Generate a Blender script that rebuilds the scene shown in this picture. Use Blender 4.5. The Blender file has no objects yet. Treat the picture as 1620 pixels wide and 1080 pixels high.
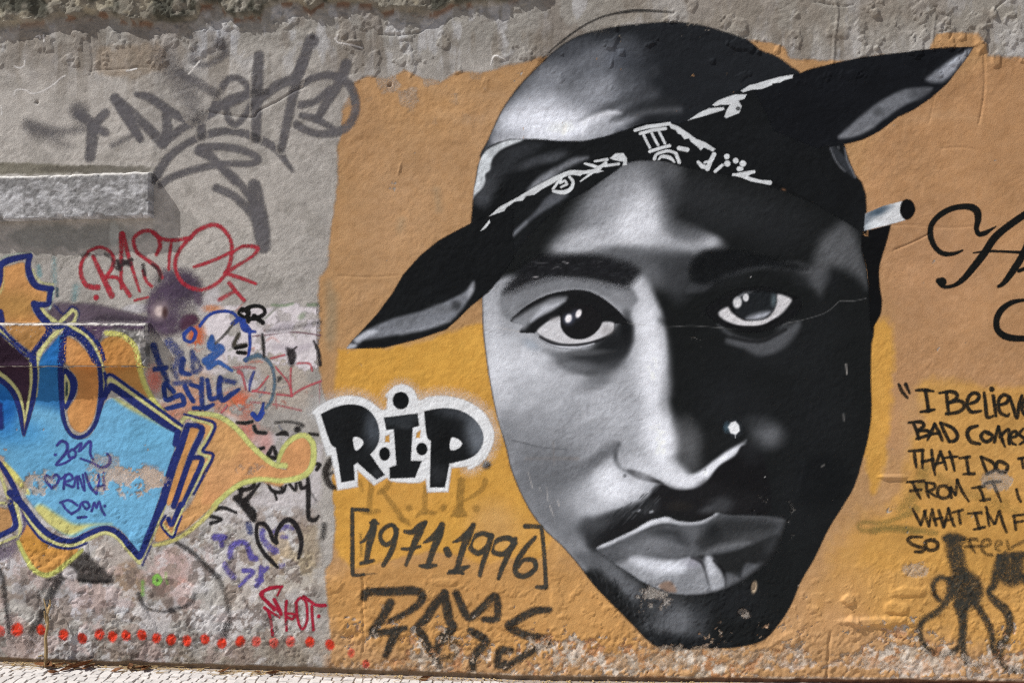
import bpy, bmesh, math, random
import numpy as np
from mathutils import Vector, Matrix

# ---------------------------------------------------------------- camera, sky, sun, exposure
scene = bpy.context.scene
COL = scene.collection
CAM_H, CAM_D = 1.6, 4.1                                   # eye height, distance to the wall
cam_data = bpy.data.cameras.new('camera')
cam_data.sensor_width = 36.0
cam_data.lens = 36.0 * CAM_D / (1620 * 0.003)
cam_data.clip_start = 0.05; cam_data.clip_end = 400.0
cam = bpy.data.objects.new('camera', cam_data); COL.objects.link(cam)
cam.location = (0.0, -CAM_D, CAM_H); cam.rotation_euler = (math.radians(90), 0, 0)
scene.camera = cam

SUN_DIR = Vector((-117.0, -50.0, 159.0)).normalized()     # towards the sun: high, to the left, grazing the wall
world = bpy.data.worlds.new('World'); scene.world = world; world.use_nodes = True
wn = world.node_tree.nodes; wl = world.node_tree.links; wn.clear()
w_out = wn.new('ShaderNodeOutputWorld'); w_bg = wn.new('ShaderNodeBackground'); w_sky = wn.new('ShaderNodeTexSky')
w_sky.sky_type = 'NISHITA'; w_sky.sun_disc = False
w_sky.sun_elevation = math.asin(SUN_DIR.z); w_sky.sun_rotation = math.atan2(SUN_DIR.x, SUN_DIR.y)
w_sky.air_density = 1.0; w_sky.dust_density = 2.0
w_bg.inputs['Strength'].default_value = 0.06
wl.new(w_sky.outputs['Color'], w_bg.inputs['Color']); wl.new(w_bg.outputs['Background'], w_out.inputs['Surface'])

sun_data = bpy.data.lights.new('sun', 'SUN'); sun_data.energy = 5.0; sun_data.angle = math.radians(0.6); sun_data.color = (1.0, 0.98, 0.945)
sun = bpy.data.objects.new('sun', sun_data); COL.objects.link(sun)
sun.location = SUN_DIR * 20; sun.rotation_euler = SUN_DIR.to_track_quat('Z', 'Y').to_euler()

scene.view_settings.view_transform = 'Standard'; scene.view_settings.look = 'None'
scene.view_settings.gamma = 1.0; scene.view_settings.use_curve_mapping = False
scene.view_settings.exposure = 0.02
KEY = 0.80                                                # how bright a white wall under this light reads
scene.cycles.transparent_max_bounces = 24
scene.cycles.filter_width = 1.1
scene.cycles.use_denoising = False
# ---------------------------------------------------------------- numpy paint tools
# every point on the wall is measured in (u, v): u to the right, v down, 3 mm per unit
S = 0.003
_tabs = {}
def _tab(seed):
    if seed not in _tabs:
        _tabs[seed] = np.random.default_rng(seed).random((256, 256)).astype(np.float32)
    return _tabs[seed]

def vn(u, v, scale, seed):
    """smooth value noise 0..1"""
    t = _tab(seed)
    x = u / scale + seed * 17.31; y = v / scale + seed * 5.77
    xi = np.floor(x).astype(np.int32); yi = np.floor(y).astype(np.int32)
    fx = (x - xi).astype(np.float32); fy = (y - yi).astype(np.float32)
    fx = fx * fx * (3 - 2 * fx); fy = fy * fy * (3 - 2 * fy)
    x0 = xi & 255; x1 = (xi + 1) & 255; y0 = yi & 255; y1 = (yi + 1) & 255
    a = t[y0, x0]; b = t[y0, x1]; c = t[y1, x0]; d = t[y1, x1]
    return (a + (b - a) * fx) * (1 - fy) + (c + (d - c) * fx) * fy

def fbm(u, v, scale, octv, seed, gain=0.5):
    s = 0; w = 1.0; tot = 0
    for i in range(octv):
        s = s + w * vn(u, v, scale / (2.03 ** i), seed + i * 7)
        tot += w; w *= gain
    return s / tot

def round_off(p, lim=58):
    """rounds the gentle bends of an outline and leaves its sharp corners"""
    for _ in range(3):
        out = []
        for i in range(len(p)):
            a, b, c = p[i - 1], p[i], p[(i + 1) % len(p)]; e, f = b - a, c - b
            t = abs(math.degrees(math.atan2(e[0] * f[1] - e[1] * f[0], e @ f)))
            if 4 < t < lim: out += [b - e * .25, b + f * .25]
            else: out.append(b)
        p = np.array(out)
    return p

def sstep(a, b, x):
    t = np.clip((x - a) / (b - a), 0, 1)
    return t * t * (3 - 2 * t)

# frames used while measuring: origin and scale of an enlarged view
T = {}
for _r, _oy in enumerate((0, 260, 520, 800)):
    for _c, _ox in enumerate((0, 400, 800, 1200)):
        T['ABCDEFGHIJKLMNOP'[_r * 4 + _c]] = (_ox, _oy, 420 / 1620)
T.update(el=(790, 410, 240 / 1620), er=(1080, 410, 240 / 1620), mo=(940, 760, 330 / 1620), bd=(740, 180, 300 / 1620),
         sc=(230, 460, 300 / 1620), sq=(310, 640, 240 / 1620), z3=(0, 390, 270 / 1620), gh=(540, 760, 240 / 1620),
         qt=(1340, 560, 280 / 889), oc=(1400, 840, 220 / 990), f1=(740, 160, 660 / 1620), f2=(740, 560, 660 / 1485),
         ht=(320, 800, 240 / 1620), s=(0, 0, 1.0))

def q(tile, text):
    ox, oy, k = T[tile]
    p = np.array([[float(c) for c in w.split(',')] for w in text.split()])
    return p * k + np.array([ox, oy])

def smooth(p, closed=False, n=6):
    if len(p) < 3: return p
    m = len(p); out = []
    idx = range(m) if closed else range(m - 1)
    for i in idx:
        if closed:
            a, b, c, d = p[(i - 1) % m], p[i], p[(i + 1) % m], p[(i + 2) % m]
        else:
            a, b, c, d = p[max(i - 1, 0)], p[i], p[i + 1], p[min(i + 2, m - 1)]
        for k in range(n):
            t = k / n
            out.append(0.5 * ((2 * b) + (c - a) * t + (2 * a - 5 * b + 4 * c - d) * t * t + (3 * b - a - 3 * c + d) * t ** 3))
    if not closed: out.append(p[-1])
    return np.array(out)

LAYERS = []
class Layer:
    """one coat of paint: colour and cover on a regular grid that later becomes a thin skin on the wall"""
    def __init__(self, name, box, step=2.0, owner=None, order=1, parent=None, label=None):
        step = 2 if step >= 2 else 1                             # all coats share the wall's own lattice
        u0, v0, u1, v1 = [2 * int(round(x / 2)) for x in box]
        self.name, self.owner, self.order, self.parent, self.label, self.step = name, owner, order, parent, label, step
        self.us = np.arange(u0, u1 + step * .5, step); self.vs = np.arange(v0, v1 + step * .5, step)
        self.U, self.V = np.meshgrid(self.us, self.vs)
        self.rgb = np.zeros(self.U.shape + (3,), np.float32); self.a = np.zeros(self.U.shape, np.float32)
        self.clipmask = None
        LAYERS.append(self)
    def _grow(self, lo, hi):
        """let a coat of paint run past the area first set aside for it"""
        if self.clipmask is not None: return
        st = self.step; U0, U1, V0, V1 = -120, 1800, 2, 1078
        l = int(max(0, math.ceil((self.us[0] - max(lo[0], U0)) / 2))) * 2 // st; r = int(max(0, math.ceil((min(hi[0], U1) - self.us[-1]) / st)))
        t = int(max(0, math.ceil((self.vs[0] - max(lo[1], V0)) / 2))) * 2 // st; b = int(max(0, math.ceil((min(hi[1], V1) - self.vs[-1]) / st)))
        if not (l or r or t or b): return
        self.us = self.us[0] - l * st + np.arange(len(self.us) + l + r) * st
        self.vs = self.vs[0] - t * st + np.arange(len(self.vs) + t + b) * st
        self.U, self.V = np.meshgrid(self.us, self.vs)
        self.rgb = np.pad(self.rgb, ((t, b), (l, r), (0, 0))); self.a = np.pad(self.a, ((t, b), (l, r)))
    def _win(self, lo, hi, pad):
        self._grow(lo - pad, hi + pad)
        i0 = int(np.clip(np.floor((lo[0] - pad - self.us[0]) / self.step), 0, len(self.us)))
        i1 = int(np.clip(np.ceil((hi[0] + pad - self.us[0]) / self.step) + 1, 0, len(self.us)))
        j0 = int(np.clip(np.floor((lo[1] - pad - self.vs[0]) / self.step), 0, len(self.vs)))
        j1 = int(np.clip(np.ceil((hi[1] + pad - self.vs[0]) / self.step) + 1, 0, len(self.vs)))
        return slice(j0, j1), slice(i0, i1)
    # masks ------------------------------------------------------------
    def m_poly(self, p, soft=1.6, sm=True, rough=0, rs=12, seed=3):
        if sm: p = smooth(p, True, 5)
        w = self._win(p.min(0), p.max(0), soft + rough)
        U, V = self.U[w], self.V[w]
        if U.size == 0: return w, np.zeros(U.shape, np.float32)
        inside = np.zeros(U.shape, bool); d2 = np.full(U.shape, 1e12)
        lim = (soft + rough + 2)
        n = len(p)
        for i in range(n):
            a = p[i]; b = p[(i + 1) % n]
            if a[1] != b[1]:
                lo, hi = min(a[1], b[1]), max(a[1], b[1])
                r0 = np.searchsorted(V[:, 0], lo, 'left'); r1 = np.searchsorted(V[:, 0], hi, 'left')
                if r1 > r0:
                    vv = V[r0:r1, 0]; xc = a[0] + (vv - a[1]) / (b[1] - a[1]) * (b[0] - a[0])
                    inside[r0:r1] ^= U[r0:r1] < xc[:, None]
            lo = np.minimum(a, b) - lim; hi = np.maximum(a, b) + lim
            c0 = np.searchsorted(U[0], lo[0]); c1 = np.searchsorted(U[0], hi[0])
            r0 = np.searchsorted(V[:, 0], lo[1]); r1 = np.searchsorted(V[:, 0], hi[1])
            if c1 <= c0 or r1 <= r0: continue
            uu = U[r0:r1, c0:c1] - a[0]; vv = V[r0:r1, c0:c1] - a[1]; e = b - a
            L2 = max(e @ e, 1e-9); t = np.clip((uu * e[0] + vv * e[1]) / L2, 0, 1)
            dd = (uu - t * e[0]) ** 2 + (vv - t * e[1]) ** 2
            np.minimum(d2[r0:r1, c0:c1], dd, out=d2[r0:r1, c0:c1])
        d = np.sqrt(d2); d = np.where(inside, -d, d)
        if rough: d = d + (fbm(U, V, rs, 3, seed) - .5) * 2 * rough
        return w, sstep(soft, -soft, d).astype(np.float32)
    def m_line(self, p, wd, soft=1.4, sm=True):
        wd = np.broadcast_to(np.asarray(wd, float), (len(p),)) if np.ndim(wd) == 0 or len(wd) == len(p) else np.interp(np.linspace(0, 1, len(p)), np.linspace(0, 1, len(wd)), wd)
        if len(p) == 1: p = np.vstack([p, p + .01]); wd = np.array([wd[0], wd[0]])
        if sm and len(p) > 2:
            q3 = smooth(np.column_stack([p, wd]), False, 5); p, wd = q3[:, :2], q3[:, 2]
        r = wd / 2
        w = self._win(p.min(0), p.max(0), r.max() + soft)
        U, V = self.U[w], self.V[w]
        if U.size == 0: return w, np.zeros(U.shape, np.float32)
        D = np.full(U.shape, 1e6)
        for i in range(len(p) - 1):
            a, b = p[i], p[i + 1]; lim = max(r[i], r[i + 1]) + soft + 1
            lo = np.minimum(a, b) - lim; hi = np.maximum(a, b) + lim
            c0 = np.searchsorted(U[0], lo[0]); c1 = np.searchsorted(U[0], hi[0])
            r0 = np.searchsorted(V[:, 0], lo[1]); r1 = np.searchsorted(V[:, 0], hi[1])
            if c1 <= c0 or r1 <= r0: continue
            uu = U[r0:r1, c0:c1] - a[0]; vv = V[r0:r1, c0:c1] - a[1]; e = b - a
            L2 = max(e @ e, 1e-9); t = np.clip((uu * e[0] + vv * e[1]) / L2, 0, 1)
            dd = np.sqrt((uu - t * e[0]) ** 2 + (vv - t * e[1]) ** 2) - (r[i] + (r[i + 1] - r[i]) * t)
            np.minimum(D[r0:r1, c0:c1], dd, out=D[r0:r1, c0:c1])
        return w, sstep(soft, -soft, D).astype(np.float32)
    def m_blob(self, c, rx, ry=None, rot=0, hard=0):
        ry = ry or rx; R = max(rx, ry) * 1.6
        w = self._win(np.array(c), np.array(c), R)
        U, V = self.U[w] - c[0], self.V[w] - c[1]
        cs, sn = math.cos(math.radians(rot)), math.sin(math.radians(rot))
        x = (U * cs + V * sn) / rx; y = (-U * sn + V * cs) / ry
        r = np.sqrt(x * x + y * y)
        return w, (sstep(1.55, .25 + hard, r)).astype(np.float32)
    # laying paint -----------------------------------------------------
    def over(self, wm, col, op=1.0):
        w, m = wm; m = (m * op)[..., None]
        if self.clipmask is not None: m = m * self.clipmask[w][..., None]
        c = np.asarray(col, np.float32) / 255.
        a0 = self.a[w][..., None]; an = m + a0 * (1 - m)
        self.rgb[w] = np.where(an > 1e-5, (c * m + self.rgb[w] * a0 * (1 - m)) / np.maximum(an, 1e-5), self.rgb[w])
        self.a[w] = an[..., 0]
    def tint(self, wm, col, op=1.0):
        w, m = wm; m = (m * op)[..., None]
        if self.clipmask is not None: m = m * self.clipmask[w][..., None]
        self.rgb[w] = self.rgb[w] * (1 - m) + np.asarray(col, np.float32) / 255. * m
    def erase(self, wm, op=1.0):
        w, m = wm; self.a[w] *= 1 - m * op
    def poly(self, p, col, soft=1.6, op=1, sm=True, **k): self.over(self.m_poly(p, soft, sm, **k), col, op)
    def line(self, p, wd, col, soft=1.4, op=1, sm=True): self.over(self.m_line(p, wd, soft, sm), col, op)
    def blob(self, c, rx, ry, col, op=1, rot=0, hard=0): self.over(self.m_blob(c, rx, ry, rot, hard), col, op)
    def tpoly(self, p, col, soft=1.6, op=1, sm=True, **k): self.tint(self.m_poly(p, soft, sm, **k), col, op)
    def tline(self, p, wd, col, soft=1.4, op=1, sm=True): self.tint(self.m_line(p, wd, soft, sm), col, op)
    def tblob(self, c, rx, ry, col, op=1, rot=0, hard=0): self.tint(self.m_blob(c, rx, ry, rot, hard), col, op)
    def full(self): return (slice(None), slice(None)), np.ones(self.U.shape, np.float32)
    def mottle(self, amp, scale, seed, octv=4, tone=(1, 1, 1)):
        n = (fbm(self.U, self.V, scale, octv, seed) - .5) * 2 * amp
        self.rgb = np.clip(self.rgb * (1 + n[..., None] * np.asarray(tone, np.float32)), 0, 1)

def wear(U, V):
    """how far paint has come off the wall, 0 sound .. 1 gone"""
    n = fbm(U, V, 46, 5, 41, .62); f = fbm(U, V, 8, 3, 43, .7)
    low = sstep(930, 1045, V)                                   # damp foot of the wall
    left = sstep(520, 480, U) * sstep(700, 960, V)
    t = n * .55 + f * .45
    thr = .74 - .235 * low - .10 * left
    w = sstep(thr, thr + .05, t)
    for c, rx, ry, s in (((203, 760), 60, 26, .9), ((165, 735), 30, 18, .6), ((60, 765), 28, 22, .9), ((400, 780), 16, 16, .0),
                         ((395, 740), 22, 14, .6), ((1040, 948), 36, 24, .75), ((1178, 970), 10, 8, .5), ((1130, 1040), 240, 24, .55), ((330, 600), 60, 60, .25),
                         ((620, 1060), 130, 24, .5), ((1580, 760), 26, 16, .6), ((980, 1045), 130, 18, .6), ((1400, 1045), 260, 18, .7), ((1450, 900), 22, 12, .5)):
        r = np.sqrt(((U - c[0]) / rx) ** 2 + ((V - c[1]) / ry) ** 2)
        w = np.maximum(w, s * sstep(.5, .56, t + .14 * sstep(1.1, .5, r)) * sstep(1.3, .9, r))
    return np.clip(w, 0, 1)
# ---------------------------------------------------------------- the painted portrait
OCHRE, YELLOW, PINKISH = (172, 135, 95), (198, 149, 68), (170, 131, 95)
def ramp(c0, c1, t): return tuple(c0[i] + (c1[i] - c0[i]) * t for i in range(3))
def g(n, b=3): return (n - 1 - n * .012 - b * .2, n, n + n * .035 + b * .45)     # blue-leaning grey paint

def paint_backdrop():
    L = Layer('painted_backdrop', (486, 40, 1800, 1062), 2.0, 'mural', 0)
    up = q('s', '556,128 580,118 612,122 640,112 668,122 700,128 722,112 760,116 800,104 830,100 870,90 1000,60 1150,60 1215,70 1240,75 1252,92 1262,95 1300,98 1330,96 1470,82 1482,56 1510,53 1545,55 1560,72 1562,90 1620,92 1800,95 1800,1090 520,1090 524,1000 515,930 516,900 530,880 525,700 505,560 505,440 520,420 528,330 535,250 540,190')
    L.poly(up, OCHRE, 3.5, 1, False, rough=5, rs=26, seed=8)
    # right side is rolled in a pinker coat
    L.tint(L.m_poly(q('s', '1395,200 1800,60 1800,620 1560,640 1500,600 1430,640 1420,720 1390,660 1410,520 1390,430'), 22, True, rough=10, rs=50), PINKISH, .8)
    L.tint(L.m_poly(q('s', '560,330 700,210 800,150 760,330 640,440 560,500'), 40), (170, 136, 102), .5)
    # stronger yellow lower coat
    L.tint(L.m_poly(q('s', '534,552 640,548 760,512 900,560 900,800 860,880 760,890 680,870 560,900 534,880 522,780 530,640'), 4, False, rough=5, rs=18), YELLOW, .92)
    L.tint(L.m_poly(q('s', '1370,526 1412,520 1405,700 1380,780 1360,640'), 6, True, rough=6), YELLOW, .8)
    L.tint(L.m_poly(q('s', '1452,606 1520,600 1580,612 1800,620 1800,900 1420,900 1360,880 1400,820 1430,760 1440,700 1460,660'), 9, True, rough=8), (190, 145, 78), .8)
    L.tint(L.m_poly(q('s', '1340,840 1440,800 1800,800 1800,1040 1440,1000 1330,960 1290,960'), 26, True, rough=14), (188, 142, 74), .7)
    L.tint(L.m_poly(q('s', '540,900 860,880 1000,985 960,1040 560,1010'), 20, True, rough=12), (184, 136, 76), .6)
    for c, rx, ry, col, o in (((640, 780), 60, 40, (190, 142, 74), .5), ((880, 850), 80, 40, (192, 146, 84), .6), ((760, 560), 70, 40, (200, 154, 72), .5),
                              ((660, 590), 90, 60, (204, 156, 68), .35), ((1320, 960), 60, 60, (188, 146, 100), .6), ((900, 960), 90, 50, (188, 144, 90), .6),
                              ((780, 830), 40, 40, (186, 150, 112), .45), ((620, 300), 70, 110, (172, 138, 104), .5), ((570, 200), 40, 80, (160, 126, 92), .6), ((1480, 420), 90, 90, (170, 133, 102), .4)):
        L.tblob(c, rx, ry, col, o)
    # grey-green old drips showing near the left edge
    for p, wd in (('520,450 524,500 522,548', 14), ('527,470 523,530', 18), ('690,300 694,330', 9), ('636,350 632,362', 10)):
        L.tline(q('s', p), wd, (140, 126, 104), 8, .45)
    for p in ('700,180 730,190 790,185', '1440,190 1500,182 1550,190', '640,120 720,150 800,150'):
        L.tline(q('s', p), 10, (184, 154, 122), 12, .3)
    # bare plaster at the upper fringe and at the foot
    fr = sstep(.47, .56, fbm(L.U, L.V, 34, 4, 90) + .16 * sstep(190, 95, L.V) - .13) * sstep(240, 120, L.V) * sstep(860, 640, L.U)
    L.a *= 1 - .55 * fr
    L.mottle(.075, 60, 14); L.mottle(.05, 9, 19, 3, (.7, 1, 1.5))
    L.a *= 1 - wear(L.U, L.V)
    return L

FACE = '762,468 764,520 770,572 778,620 787,662 800,706 810,746 832,796 858,834 888,862 911,888 937,922 961,948 997,984 1025,1013 1046,1025 1072,1029 1111,1026 1163,1024 1204,1014 1224,997 1249,961 1267,919 1288,883 1311,836 1335,798 1353,766 1366,722 1374,691 1379,650 1378,598 1379,546 1383,520 1376,450 1368,400 1367,364 1371,327 1360,300 1300,262 1180,230 1060,220 960,228 880,290 820,340 770,390 752,420'

def paint_face():
    L = Layer('face', (745, 215, 1400, 1036), 2.0, 'mural', 2)
    L.poly(q('s', FACE), (24, 26, 27), 1.8, 1, True)
    L.clipmask = (L.a > 0.02).astype(np.float32)
    t = L.tpoly; b = L.tblob; ln = L.tline
    # lit half of the face: cheek, nose bridge, muzzle
    t(q('s', '758,470 790,440 850,432 905,436 960,442 1004,436 1022,440 1036,470 1048,500 1054,540 1058,600 1061,650 1068,700 1078,735 1092,752 1112,757 1140,742 1168,718 1176,704 1166,722 1140,742 1120,760 1102,771 1080,776 1059,772 1046,766 1030,784 1007,800 981,806 960,812 945,822 930,850 934,880 925,902 900,880 850,832 815,790 795,720 775,640 765,560'), g(152), 7)
    # forehead light
    t(q('G', '700,5 820,-30 930,-30 1020,0 1050,60 1045,140 1010,230 975,300 1000,350 1050,400 1120,440 1170,480 1150,540 1100,600 1060,700 900,720 820,700 800,620 700,580 560,545 330,545 300,520 350,440 420,340 520,230 620,100'), g(148), 26)
    b((1010, 300), 40, 36, g(134), .5); b((1000, 272), 50, 16, g(98), .6); b((1045, 285), 26, 36, g(60), .75); b((1052, 320), 22, 40, g(56), .6); b((965, 300), 30, 40, g(96), .5, 35); b((930, 345), 30, 40, g(92), .5, 40)
    b((1012, 345), 44, 40, g(200), .85, -20); b((1020, 315), 26, 30, g(188), .6); b((985, 372), 50, 24, g(186), .7, -20); b((940, 380), 50, 18, g(172), .6, -8)
    b((1040, 372), 26, 12, g(170), .5); b((1112, 381), 32, 14, g(166), .95, 14); b((1122, 378), 18, 9, g(186), .8, 14); b((1092, 390), 26, 12, g(150), .7, 20); b((1085, 368), 30, 12, g(84), .5, 10)
    b((900, 392), 26, 9, g(150), .5); b((955, 328), 22, 30, g(122), .45, 35)
    b((1000, 288), 46, 26, g(146), .6, -10); b((925, 382), 50, 20, g(168), .75, -14); b((960, 330), 40, 40, g(150), .6, 35); b((1090, 366), 34, 14, g(112), .5, 14)
    # brow bone shade between the eyebrows
    b((1010, 408), 70, 17, g(76), .75, 3); b((1060, 420), 34, 24, g(60), .8); b((1035, 432), 20, 22, g(84), .6); b((985, 398), 40, 10, g(96), .6)
    t(q('G', '1060,560 1130,560 1110,640 1080,740 1010,760 960,700 1000,620'), g(58), 12, .65)
    # nose bridge
    t(q('G', '810,700 850,705 880,760 900,830 930,900 960,980 985,1060 1010,1200 1010,1400 830,1400 760,1300 775,1000 740,900 700,820 740,760'), g(176), 12, .85)
    b((1022, 520), 16, 50, g(196), .8, -4); b((1030, 610), 20, 60, g(198), .8); b((1040, 690), 30, 46, g(206), .8); b((1062, 752), 26, 14, g(206), .9, 12); b((1010, 462), 10, 26, g(186), .6, -18)
    b((1052, 420), 8, 8, g(50), .3)
    # hard shadow side of the nose
    t(q('K', '960,-60 1000,0 1008,120 1010,260 1016,420 1022,560 1030,660 1050,760 1080,830 1130,868 1200,850 1270,800 1360,740 1440,690 1480,640 1500,500 1420,300 1380,-60'), (24, 26, 27), 12)
    b((1086, 705), 28, 36, g(84, 0), .85); b((1082, 672), 16, 20, g(50, 0), .6); b((1100, 735), 20, 18, g(66, 0), .5); b((1054, 640), 10, 70, g(60, 0), .25)
    t(q('K', '1190,720 1260,620 1380,650 1420,720 1300,780 1230,830 1200,820'), g(30, 0), 16, .75); b((1082, 703), 24, 36, g(94, 0), .7); b((1080, 735), 22, 18, g(74, 0), .6)
    # rim of the nostril wing and tip
    t(q('K', '1000,880 1060,884 1120,890 1200,858 1270,806 1350,745 1440,698 1466,680 1450,712 1400,770 1310,835 1240,910 1200,955 1150,972 1080,980 1010,972 950,945'), g(200), 4.5)
    b((1068, 745), 26, 14, g(204), .8, 30); b((1050, 700), 20, 40, g(208), .7, -8)
    ln(q('K', '1210,868 1290,806 1380,750 1440,710'), 5, g(212), 5, .7)
    # shadow below the nose and lip groove
    t(q('K', '955,948 1010,976 1080,986 1160,976 1225,935 1300,840 1400,775 1450,710 1560,760 1620,1100 1420,1200 1100,1130 900,1120 870,1080 890,1000'), (22, 22, 24), 2.6)
    b((1052, 778), 12, 8, g(40), .8); b((1120, 800), 60, 24, (27, 27, 28), .9); b((1085, 792), 40, 14, g(38, 1), .6)
    # nostril and its groove
    ln(q('K', '690,700 668,740 672,800 690,840 730,865 790,885'), [4, 5, 6, 5, 5, 6], g(60), 5, .9)
    t(q('K', '740,860 790,862 850,880 900,905 945,930 960,945 900,935 840,925 790,905'), (28, 28, 30), 3)
    b((945, 727), 28, 10, g(92), .7, -40); ln(q('K', '660,720 600,760 540,810 470,860'), 16, g(84), 12, .65)
    b((988, 752), 2.2, 2.2, g(30), 1, 0, .7)
    # cheek modelling
    b((815, 565), 44, 34, g(184), .7); b((800, 600), 40, 44, g(176), .7); b((872, 605), 44, 26, g(176), .55, -18); b((915, 618), 36, 20, g(158), .5)
    b((960, 640), 44, 40, g(168), .6); b((880, 655), 60, 22, g(142), .6); b((850, 700), 56, 40, g(122), .75); b((920, 690), 46, 28, g(136), .6)
    b((880, 745), 60, 36, g(112), .85); b((845, 770), 40, 50, g(108), .75); b((905, 770), 36, 40, g(106), .5)
    b((785, 640), 20, 40, g(150), .5); b((800, 690), 16, 40, g(112), .6)
    b((910, 800), 30, 30, g(132), .7); b((945, 785), 40, 34, g(178), .8, -30); b((968, 760), 26, 30, g(196), .85, -30); b((995, 775), 34, 18, g(196), .8, -25)
    b((905, 850), 26, 30, g(112), .7); b((866, 815), 20, 26, g(98), .6); b((930, 835), 22, 14, g(62), .7)
    # moustache
    t(q('mo', '530,30 470,90 400,160 320,190 250,230 150,250 60,290 -30,340 -60,420 -20,520 60,500 180,440 300,380 390,310 480,290 520,262 580,262 700,306 800,300 900,272 960,240 1060,250 1200,260 1300,120 1100,60 880,0 760,80 640,70'), (28, 28, 30), 10, .92); b((1140, 799), 20, 14, g(76), .65, -10); b((1118, 806), 14, 6, g(90), .5, -15); b((1075, 800), 20, 8, (40, 38, 36), .7)
    t(q('mo', '-80,300 20,300 120,330 60,420 -10,500 -70,480'), g(52), 13, .8)
    b((948, 826), 28, 13, g(78), .65, -20); b((985, 812), 20, 8, g(74), .5, -22); b((1030, 800), 12, 12, g(60), .5); b((1012, 806), 30, 12, g(44, 1), .6, -20)
    ln(q('mo', '400,170 392,250'), 3, g(80), 4, .5); ln(q('mo', '300,240 340,230'), 2, g(120), 2, .5); ln(q('mo', '345,232 352,228'), 3, g(190), 2, .8); ln(q('mo', '436,242 452,238'), 3, g(190), 2, .8)
    rs = np.random.default_rng(9)
    for k in range(90):                                                   # moustache hairs
        x = rs.uniform(948, 1046); y0 = 838 - (x - 948) * .62 + rs.uniform(-16, 14); l_ = rs.uniform(7, 15)
        ln(np.array([(x, y0), (x - l_ * .45, y0 + l_ * .5), (x - l_ * .8, y0 + l_ * .85)]), [1.2, 1.8, .8], g(30 if k % 4 else 96), 1.2, rs.uniform(.25, .6))
    # skin either side of the mouth and the chin
    t(q('mo', '-160,560 0,540 120,590 170,660 260,760 350,830 330,940 250,920 140,800 0,700 -100,660'), g(92), 10, .95)
    t(q('mo', '20,700 120,760 200,870 260,940 340,1010 400,1120 300,1160 180,1040 60,900 -30,780'), (27, 28, 29), 12)
    b((972, 906), 22, 14, g(104), .7, 35); b((1000, 925), 22, 14, g(96), .6, 40)
    b((1050, 958), 46, 30, g(76), .75); b((1076, 985), 34, 26, g(108), .85); b((1044, 990), 34, 14, g(92), .6); b((1110, 972), 18, 30, g(58), .7); b((1102, 1003), 18, 16, g(60), .6)
    b((1160, 950), 50, 30, g(34), .8); b((1035, 1012), 60, 12, g(32), .85); b((1100, 1018), 60, 9, g(30), .8)
    for k in range(150):                                                  # stubble along the jaw
        tt = rs.uniform(0, 1); x = 935 + tt * 110 + rs.uniform(-10, 16); y0 = 905 + tt * 105 + rs.uniform(-16, 6); l_ = rs.uniform(5, 11)
        ln(np.array([(x, y0), (x + l_ * .3, y0 + l_)]), [1.6, .9], g(26 if k % 3 else 84), 1.2, rs.uniform(.2, .5))
    # eye sockets --------------------------------------------------
    t(q('el', '20,360 120,345 300,290 460,225 640,195 800,200 960,205 1120,260 1260,300 1400,300 1480,420 1420,520 1380,620 1280,520 1120,400 940,335 760,325 560,350 400,420 250,540 130,650 20,560'), g(112), 5, .9)
    b((806, 480), 16, 22, g(132), .7); b((830, 470), 30, 10, g(128), .5, -30); b((980, 478), 20, 22, g(140), .5)
    # shade around the inner corner and below the left eye
    t(q('el', '1340,650 1420,690 1432,780 1425,880 1380,1000 1310,1090 1200,1180 1040,1240 860,1220 700,1170 620,1090 760,1060 940,1000 1080,880 1200,780 1260,690'), g(44), 6, .95)
    b((965, 545), 30, 20, g(30), .9, -20); b((990, 520), 10, 24, g(24), .9)
    b((925, 566), 46, 12, g(46), .95, -4); b((925, 558), 40, 5, g(88, 1), .7, -4); b((880, 560), 24, 6, g(100), .6, 16); b((960, 590), 36, 14, g(84), .6, -30); b((900, 580), 50, 12, g(128), .7, 4); b((945, 603), 30, 12, g(112), .5, -25)
    b((840, 545), 16, 8, (132, 142, 154), .6, 30)
    # right, shaded eye socket
    b((1150, 330), 90, 44, g(44), .7); b((1240, 360), 60, 40, g(40), .6); b((1100, 300), 40, 30, g(50), .5); b((1180, 640), 60, 40, g(34), .5); b((1300, 640), 50, 80, g(33), .5); b((1260, 800), 50, 60, g(32), .5); b((1075, 455), 18, 26, g(62), .5); b((1120, 430), 60, 26, g(44), .5); b((1230, 560), 60, 30, g(36), .6); b((1300, 520), 40, 40, g(34), .5); b((1150, 620), 50, 60, g(31), .5); b((1280, 700), 60, 90, g(30), .4)
    t(q('er', '-80,60 0,-20 60,0 100,80 80,180 120,270 60,360 -60,420 -160,300'), g(58), 20, .35)
    ln(q('er', '60,330 200,270 320,215 450,165 600,120 760,85 900,72 1080,66 1240,80'), [8, 22, 10, 9, 10, 9, 9, 12, 16], g(68), 5, .75)
    b((1108, 452), 20, 9, g(58), .7, -18); b((1262, 424), 40, 10, g(40, 1), .8); b((1280, 440), 26, 16, g(46), .7)
    t(q('er', '380,690 520,790 680,850 860,868 1000,800 1140,710 1240,660 1260,720 1180,850 1060,950 900,1020 760,1010 620,930 500,880 470,850 560,860 720,875 860,875 720,868 540,830 430,760'), g(86), 6, .92)
    ln(q('er', '540,830 700,872 860,872 980,815 1100,750'), 5, (30, 31, 33), 3, .9)
    ln(q('er', '480,880 560,905 620,920'), 8, g(96), 4, .5); b((1240, 512), 16, 6, g(96, 2), .5, -35); b((1220, 550), 26, 10, g(84), .4, -20)
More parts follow.
